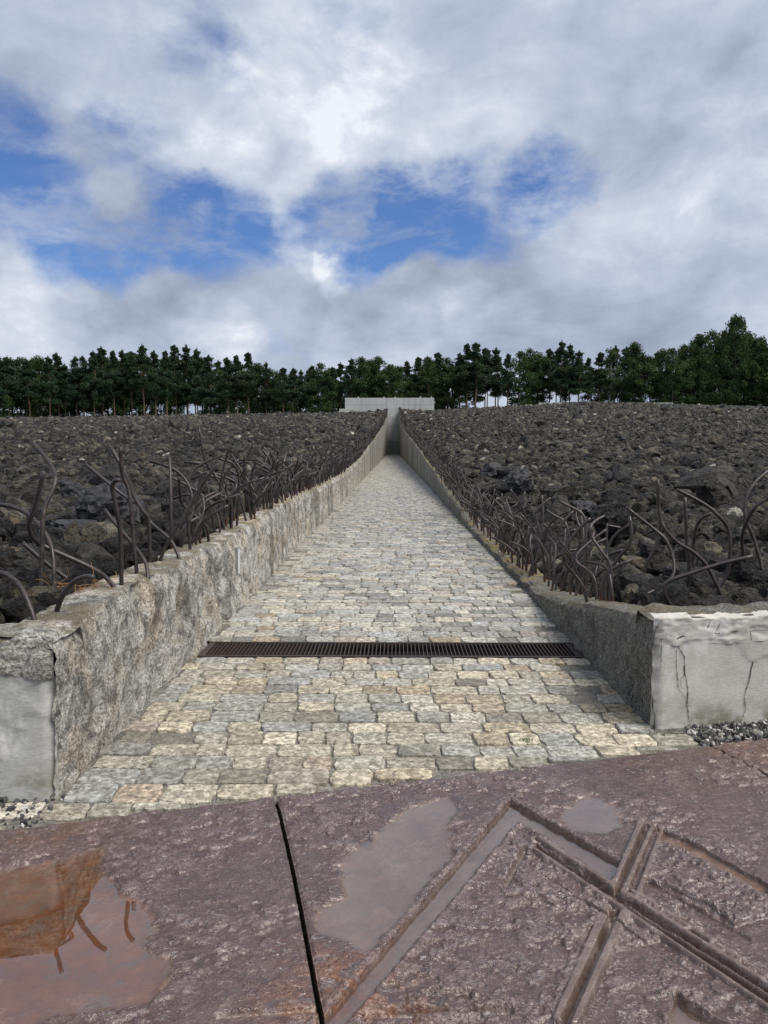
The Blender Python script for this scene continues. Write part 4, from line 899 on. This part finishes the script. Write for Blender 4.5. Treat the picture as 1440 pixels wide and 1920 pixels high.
RB = [
 ([(1363,1144),(1350,1110),(1327,1064),(1302,1037),(1269,1016),(1246,991),(1236,960),(1233,900)], 'tall s shaped bar crossing the right wall corner with upright tip'),
 ([(1195,1138),(1213,1114),(1244,1100),(1263,1075),(1261,1043),(1248,1012),(1227,993),(1175,952)], 'bar bulging right and leaning far left at the right wall corner'),
 ([(1202,1122),(1205,1085),(1215,1052),(1232,1018),(1238,995),(1237,972)], 'dark bar rising behind the tall s shaped bar'),
 ([(1263,1145),(1246,1114),(1252,1091),(1286,1078),(1348,1058),(1411,1043)], 'bar turning sideways and running level to the right'),
 ([(1274,1143),(1288,1104),(1292,1068),(1288,1016),(1284,933)], 'light upright bar with a straight top on the right wall'),
 ([(1288,1127),(1299,1089),(1300,1027),(1305,991),(1315,972),(1334,962)], 'bar curving right at its top behind the light upright bar'),
 ([(1321,1141),(1340,1110),(1361,1081),(1369,1043),(1366,995),(1348,968),(1317,943),(1269,918)], 'large hooked bar with a pale tip leaning left'),
 ([(1435,1133),(1417,1093),(1398,1054),(1391,1012),(1400,977),(1417,950),(1440,933),(1460,925)], 'lower of the two bars bowing left at the right edge'),
 ([(1441,1135),(1432,1079),(1415,1014),(1398,972),(1398,939),(1413,908),(1440,883),(1462,868)], 'tallest bar bowing left at the right edge of the photo'),
 ([(1142,1132),(1146,1083),(1142,1055),(1125,1030),(1110,1007),(1107,990),(1115,978),(1134,967)], 'wavy bar standing in front of the tall upright boulder'),
 ([(1140,1105),(1138,1033),(1138,987),(1143,986),(1164,990)], 'bar bent square to the right at its top'),
 ([(1101,1132),(1093,1100),(1077,1077),(1060,1058),(1057,1042),(1063,1022),(1082,995),(1107,972)], 's shaped bar snaking up right from the wall edge'),
 ([(1119,1127),(1115,1087),(1100,1068),(1082,1055),(1083,1038),(1107,1015),(1137,993)], 'dark s shaped bar beside the wavy one'),
 ([(1077,1121),(1090,1092),(1100,1058),(1098,1017),(1098,980),(1087,960),(1048,940)], 'tall bar hooking left with a pale tip in the right tangle'),
 ([(1041,1108),(1047,1083),(1063,1067),(1085,1050)], 'short low bar bending right at the mossy edge'), ([(1018,1088),(1030,1073),(1057,1052),(1090,1023),(1093,1000),(1083,978),(1080,963),(1085,948)], 'long slanting bar rising right then upright'),
 ([(1085,1110),(1080,1075),(1073,1047),(1060,1027),(1047,1007),(1053,983),(1075,958)], 'bar bowing left in the middle of the right tangle'), ([(1060,1100),(1065,1050),(1066,1000),(1057,977),(1040,967),(1025,957)], 'bar arching left at its top in the right tangle'),
 ([(1025,1072),(1018,1042),(1022,1007),(1033,980),(1050,967),(1068,958)], 'dark bow shaped bar bending right'), ([(1030,1067),(1033,1017),(1030,993),(1018,982)], 'short dark bar bending left inside the bow'),
 ([(992,1078),(1007,1027),(1013,1003),(1005,970),(1012,950),(1033,933)], 'wavy bar with its tip bending right above the moss'), ([(997,1080),(1012,1017),(1018,967),(1016,928)], 'tall thin upright bar behind the wavy bar'),
 ([(980,1058),(998,1032),(1023,993),(1043,970)], 'straight slanting bar leaning right at the mossy edge'), ([(973,1057),(982,1017),(1000,987),(1001,967),(983,933)], 'bar rounding left at its top'),
 ([(985,1043),(965,1007),(950,963),(940,925)], 'bar leaning left over the path edge'), ([(957,1048),(973,1017),(995,990),(985,965),(973,940),(957,918)], 'arrow shaped bar bending back left'),
 ([(947,1038),(955,1000),(960,967),(985,922)], 'bar slanting right in the farther right tangle'), ([(972,1030),(973,972),(985,945),(978,934)], 'small hooked bar in the farther right tangle')]
def bar_mesh(pts, r, per=4, sides=8):
    sm = catmull(pts, per); V, Fc = tube(sm, r, sides); n = len(sm); c = np.zeros((len(V), 3))
    for i in range(n): c[i * sides:(i + 1) * sides] = max(0, 1 - i / (n * .14)) * .8 * (random.random() < .9)
    me = mesh_np('rebar', [tuple(v) for v in V], Fc, [M_BAR], True, c); return me
nbar = 0
for side, lst in ((-1, LB), (1, RB)):
    for pts, lab in lst:
        d = ray(*pts[0]); Yb = 5.0
        for k in range(30):
            h = float(wall_top(side, Yb)) - .01; t = (h - H_EYE) / d.z; Yn = d.y * t; Yb = .5 * Yb + .5 * Yn
        h = float(wall_top(side, Yb)) - .01; P3 = []; dy = 0; drift = random.uniform(-.05, .07)
        for i, (px, py) in enumerate(pts):
            if i: dy += drift + random.uniform(-.03, .03)
            P3.append(at_y(px, py, Yb + dy))
        P3.insert(0, P3[0] + Vector((0, 0, -.06)))
        base = P3[1].copy(); me = bar_mesh([p - base for p in P3], .0132 if Yb < 6.5 else .0132, 5)
        obj('rebar', me, None, base, label=lab, cat='steel bar', group='bent steel bars along the %s wall' % ('left' if side < 0 else 'right')); nbar += 1
def proc_bar(x, y, z, hs=1.0):
    p = Vector((x, y, z - .04)); pts = [p.copy()]; n = random.choice((2, 3, 3, 4)); L = random.uniform(.45, .95) * hs / n
    d = Vector((random.gauss(0, .10), random.gauss(0, .12), 1)).normalized()
    for i in range(n):
        p = p + d * L; pts.append(p.copy())
        d = (d + Vector((random.gauss(0, .5), random.gauss(0, .42), -.10 if i > 1 else .05))).normalized()
        if i == n - 2: d = (d + Vector((random.gauss(0, .75), random.gauss(0, .6), -.2))).normalized()
    out = [pts[0]]
    for i in range(1, len(pts) - 1): out += [pts[i].lerp(pts[i - 1], .30), pts[i].lerp(pts[i + 1], .30)]
    return out + [pts[-1]]
plist = []
for side, ystart in ((-1, 6.2), (1, 6.0)):
    y = ystart
    while y < YEND - 1:
        x = (XL - random.uniform(.07, .26)) if side < 0 else (XR + random.uniform(.08, .30))
        if y < 8.6: x = x - .08 if side < 0 else x + .08; y += random.uniform(.03, .12)
        plist.append((side, x, y, float(wall_top(side, y)))); y += random.uniform(.045, .13) * (1 if y < 40 else 1.6 if y < 90 else 2.6)
plist.sort(key=lambda q: q[2])
for side, x, y, z in plist[:300 - nbar]:
    pts = proc_bar(x, y, z); base = pts[0].copy(); me = bar_mesh([p - base for p in pts], .0135, 3, 6)
    obj('rebar', me, None, base, label='one of the tangled bent bars farther along the %s wall' % ('left' if side < 0 else 'right'), cat='steel bar', group='tangled bars farther along the %s wall' % ('left' if side < 0 else 'right'))
V = []; Fc = []
for side, x, y, z in plist[300 - nbar:]:
    pts = proc_bar(x, y, z, 1.05 if y < 60 else 1.25); k = 1 if y > 50 else 2; v_, f_ = tube(catmull(pts, k), .0145 if y < 40 else .020 if y < 90 else .03, 4, False); o_ = len(V); V += [tuple(q) for q in v_]; Fc += [tuple(i + o_ for i in q) for q in f_]
obj('rebar_tangle', mesh_np('rebar_tangle', V, Fc, [M_BAR], True, np.zeros((len(V), 3))), label='thicket of rusty bars lining both walls up to the monument', cat='steel bars', kind='stuff')

# ------------------------------------------------------------------ gravel, debris, tuft
pts = []
for k in range(14000):
    side = random.choice((-1, 1)); x = side * random.uniform(1.50, 7.0); y1 = front_y(side, x); y0 = plate_y(x) - .01
    if side < 0 and x > -1.78 and y1 > 3.2 and random.random() < .75: continue
    if side > 0 and x < 1.66: continue
    if y1 - y0 < .02: continue
    y = random.uniform(y0 + .02, y1 + .01); s = random.choice((.010, .014, .018, .026)) * random.uniform(.7, 1.3); pts.append((x, y, .006 + random.uniform(-.004, .012), s))
P_ = np.array(pts); n = len(P_)
scatter('gravel', P_[:, :3], np.stack([P_[:, 3] * 1.4, P_[:, 3], P_[:, 3] * .8], -1), rng.uniform(-3, 3, (n, 3)), rng.integers(0, 4, n), [(lambda m_: (m_.materials.clear(), m_.materials.append(M_PEB), m_)[2])(rock_mesh(400 + i, 2)) for i in range(4)], label='black and white pebbles between the wall fronts and the iron plates', cat='gravel', kind='stuff')
x = np.linspace(-10, 10, 41); V = []; 
for xx in x: V += [(xx, plate_y(xx) - .05, -.002), (xx, max(plate_y(xx), front_y(-1 if xx < 0 else 1, xx)) + .12, -.002)]
obj('gravel_bed', mesh_np('gravel_bed', np.array(V) - np.array([0, 0, .028]), [(2 * i, 2 * i + 2, 2 * i + 3, 2 * i + 1) for i in range(40)], [M_DIRT_SHADE]), kind='structure')
c0 = at_z(150, 1112, .76); parts = []
for k in range(34):
    p = c0 + Vector((random.gauss(0, .09), random.gauss(0, .06), random.uniform(0, .05))); pl = [p]; d = Vector((random.gauss(0, 1), random.gauss(0, 1), random.uniform(-.1, .5))).normalized()
    for j in range(5): p = p + d * .035; pl.append(p.copy()); d = (d + Vector((random.gauss(0, .5), random.gauss(0, .5), random.gauss(0, .3)))).normalized()
    parts.append(tube(pl, .0014, 4, False))
V, Fc = join(parts); obj('dry_roots', mesh_np('dry_roots', [tuple(v) for v in V], Fc, [M_TWIG], True), label='tangle of dry orange roots at the foot of the left corner bars', cat='roots', kind='stuff')
c0 = at_z(985, 1390, .01); parts = []
for k in range(70):
    p = c0 + Vector((random.gauss(0, .022), random.gauss(0, .014), 0)); d = Vector((random.gauss(0, .5), random.gauss(0, .5), 1)).normalized(); L = random.uniform(.015, .045); s = Vector((random.gauss(0, 1), random.gauss(0, 1), 0)).normalized() * .0013
    parts.append(([p - s, p + s, p + d * L], [(0, 1, 2)]))
V, Fc = join(parts); obj('grass_tuft', mesh_np('grass_tuft', [tuple(v) for v in V], Fc, [M_TUFT]), label='small green grass tuft growing between paving stones near the plate', cat='grass', kind='stuff')

# ------------------------------------------------------------------ trees
def crown_mesh(name, clumps, mat, leaf, per, rs):
    V = []; tone = []
    for (c, r, fz) in clumps:
        n = int(per * max(.35, r * r)); tn = rs.random()
        d = rs.normal(size=(n, 3)); d /= np.linalg.norm(d, axis=1)[:, None]; rad = r * rs.random(n) ** .42
        p = np.array(c) + d * rad[:, None] * np.array([1, 1, fz])
        a = rs.normal(size=(n, 3)); a /= np.linalg.norm(a, axis=1)[:, None]; b = np.cross(a, rs.normal(size=(n, 3))); b /= np.linalg.norm(b, axis=1)[:, None]
        sz = leaf * rs.uniform(.5, 1.3, n)[:, None]
        q = np.stack([p - a * sz, p + b * sz * .7, p + a * sz, p - b * sz * .7], 1); V.append(q.reshape(-1, 3)); t = np.clip(tn * .6 + rs.random(n) * .4, 0, 1); tone.append(np.repeat(t, 4))
    V = np.concatenate(V); tn = np.concatenate(tone); fa = np.arange(len(V)).reshape(-1, 4)
    return mesh_np(name, V, fa, [mat], False, np.stack([tn] * 3, -1))
def trunk_mesh(name, h, r, mat, branches, rs, bend=.35):
    n = 8; pts = [Vector((bend * math.sin(i * .9 + rs.random()) * i / n, bend * math.cos(i * .7) * i / n, h * i / (n - 1))) for i in range(n)]
    parts = [tube(pts, [r * (1 - .8 * i / (n - 1)) * (1.25 if i == 0 else 1) for i in range(n)], 7)]
    for c in branches:
        zb = max(h * .25, c[2] - rs.uniform(.3, 2.2)); zb = min(zb, h * .97); k = zb / h * (n - 1); i = min(int(k), n - 2); s0 = pts[i].lerp(pts[i + 1], k - i); e = Vector(c)
        m_ = s0.lerp(e, .5) + Vector((0, 0, .25)); parts.append(tube([s0, m_, e], [r * .28, r * .18, r * .06], 4, False))
    V, Fc = join(parts); return mesh_np(name, [tuple(v) for v in V], Fc, [mat], True)
def pine(seed):
    rs = np.random.default_rng(seed); h = 10.; cl = []
    zb = rs.uniform(2.4, 4.2)
    for k in range(66):
        t = rs.random() ** 1.05; z = zb + (h - zb) * t; rr = (2.05 - 1.75 * t ** 1.5) * rs.uniform(.1, 1.0); a = rs.uniform(0, 6.28)
        cl.append(((rr * math.cos(a), rr * math.sin(a), z), rs.uniform(.42, .85) * (1.15 - .65 * t), .62))
    cl.append(((0, 0, h * .99), .22, 2.2)); cl.append(((.15, 0, h * .93), .5, 1.2)); cl.append(((-.2, .2, h * .86), .8, .9))
    return crown_mesh('pine_crown', cl, M_PINE, .105, 290, rs), trunk_mesh('pine_trunk', h * .97, .12, M_TRUNK, [c[0] for c in cl[:14]], rs)
def broad(seed, mat=M_LEAF, wide=2.6, low=1.3, ncl=72, tm=M_TRUNKD):
    rs = np.random.default_rng(seed); h = 10.; cl = []
    for k in range(ncl):
        t = rs.random(); z = low + (h - low) * t; env = wide * (math.sin(math.pi * min(.97, t * .78 + .20)) ** .7); rr = env * rs.random() ** .5; a = rs.uniform(0, 6.28)
        cl.append(((rr * math.cos(a), rr * math.sin(a), z - .3), rs.uniform(.45, .9), .8))
    return crown_mesh('broad_crown', cl, mat, .115, 230, rs), trunk_mesh('broad_trunk', h * .85, .15, tm, [c[0] for c in cl[:18]], rs, .2)
pines = [pine(i) for i in range(6)]; broads = [broad(20 + i) for i in range(5)]; birch = broad(60, M_BIRCH, 1.9, 2.2, 44, m_simple('birch_bark', (.20, .19, .17), (.42, .41, .38), .8, 3)); oak = broad(77, M_LEAF, 4.2, .6, 120); bush = [broad(90 + i, M_LEAF, 3.6, .2, 40) for i in range(2)]
ORD = ['first', 'second', 'third', 'fourth', 'fifth', 'sixth', 'seventh', 'eighth', 'ninth', 'tenth', 'eleventh', 'twelfth', 'thirteenth', 'fourteenth', 'fifteenth', 'sixteenth', 'seventeenth', 'eighteenth', 'nineteenth', 'twentieth',
       'twenty first', 'twenty second', 'twenty third', 'twenty fourth', 'twenty fifth', 'twenty sixth', 'twenty seventh', 'twenty eighth', 'twenty ninth', 'thirtieth'] + ['thirty ' + q_ for q_ in ('first', 'second', 'third', 'fourth', 'fifth', 'sixth', 'seventh', 'eighth', 'ninth')] + ['fortieth'] + ['forty ' + q_ for q_ in ('first', 'second', 'third', 'fourth', 'fifth')]
zone_n = {}
def tree(src, kind, x, y, zb, h, wf, label, group, cat='tree'):
    t = empty(kind, (x, y, zb), label=label, cat=cat, group=group); t.rotation_euler = (0, 0, random.uniform(0, 6.28)); k = h / 10; t.scale = (k * wf, k * wf, k)
    obj('crown', src[0], t); obj('trunk', src[1], t); return t
sx_ = np.array([-60, 0, 50, 100, 145, 180, 265, 300, 335, 400, 470, 500, 520, 545, 590, 640, 700, 740, 770, 810, 850, 885, 915, 940, 970, 1000, 1060, 1100, 1125, 1160, 1200, 1250, 1300, 1345, 1380, 1440, 1500])
sy_ = np.array([668, 664, 662, 664, 676, 655, 650, 655, 650, 672, 668, 682, 690, 676, 686, 680, 662, 668, 682, 655, 675, 645, 648, 660, 655, 653, 646, 656, 668, 640, 646, 658, 636, 610, 595, 640, 640])
skip = {}
px = -50; cnt = 0
G_P, G_B, G_R = 'pines along the hilltop', 'broadleaf trees along the hilltop', 'trees behind the front row on the hilltop'
while px < 1500:
    yv = random.uniform(212, 224); ty = float(np.interp(px, sx_, sy_)) + random.choice((-4, 0, 3, 8, 16)); top = at_y(px, ty, yv); zb = float(field_h(top.x, yv)) - .3; h = top.z - zb
    isb = (640 < px < 860 and random.random() < .6) or (1185 < px) or random.random() < .14
    if 1140 < px < 1185: tree(birch, 'birch_tree', top.x, yv, zb, h, 1.0, 'light green birch standing among the dark pines on the right', G_B); px += 44; continue
    if 1330 < px < 1400: 
        top = at_y(1382, 593, yv); zb = float(field_h(top.x, yv)) - .3; h = top.z - zb; tree(oak, 'oak_tree', top.x, yv, zb, h, .62, 'tallest dark round crowned tree at the right end of the row', G_B); px = 1425; continue
    src = random.choice(broads if isb else pines); wf = random.uniform(.9, 1.15) * (17 / max(h, 8)) ** .4
    z_ = 0 if px < 640 else 1 if px < 822 else 2
    k_ = zone_n.get(z_, 0); zone_n[z_] = k_ + 1
    where = ('%s front tree from the left end of the hilltop row', '%s front tree counting right from the monument left end', '%s front tree to the right of the monument wall')[z_] % ORD[k_]
    tree(src, 'broadleaf_tree' if isb else 'pine_tree', top.x, yv, zb, h, wf, ('bushy broadleaf, ' if isb else 'dark pine, ') + where, G_B if isb else G_P)
    cnt += 1; px += random.uniform(14, 23)
px = -80
while px < 1520:
    yv = random.uniform(232, 250); ty = float(np.interp(px, sx_, sy_)) + random.uniform(6, 30); gap = 880 < px < 1290
    if gap and random.random() < .35: px += 20; continue
    top = at_y(px, ty, yv); zb = float(field_h(top.x, yv)) - .3; h = top.z - zb; isb = random.random() < (.6 if px < 860 else .25)
    tree(random.choice(broads if isb else pines), 'broadleaf_tree' if isb else 'pine_tree', top.x, yv, zb, h, random.uniform(.85, 1.15), ('leafy' if isb else 'dark needled') + ' tree half hidden behind the front row of trees', ('leafy ' if isb else 'needled ') + G_R); px += random.uniform(11, 18) if not gap else random.uniform(16, 26)
px = -80
while px < 1500:
    if 900 < px < 1290: px += 30; continue
    yv = random.uniform(226, 262); b = at_y(px, 775, yv); zb = float(field_h(b.x, yv)) - .4; h = random.uniform(4.5, 9)
    tree(random.choice(bush), 'shrub', b.x, yv, zb, h, 1.0, 'dark undergrowth shrub beneath the hilltop trees', 'undergrowth shrubs beneath the trees', 'shrub'); px += random.uniform(16, 26)
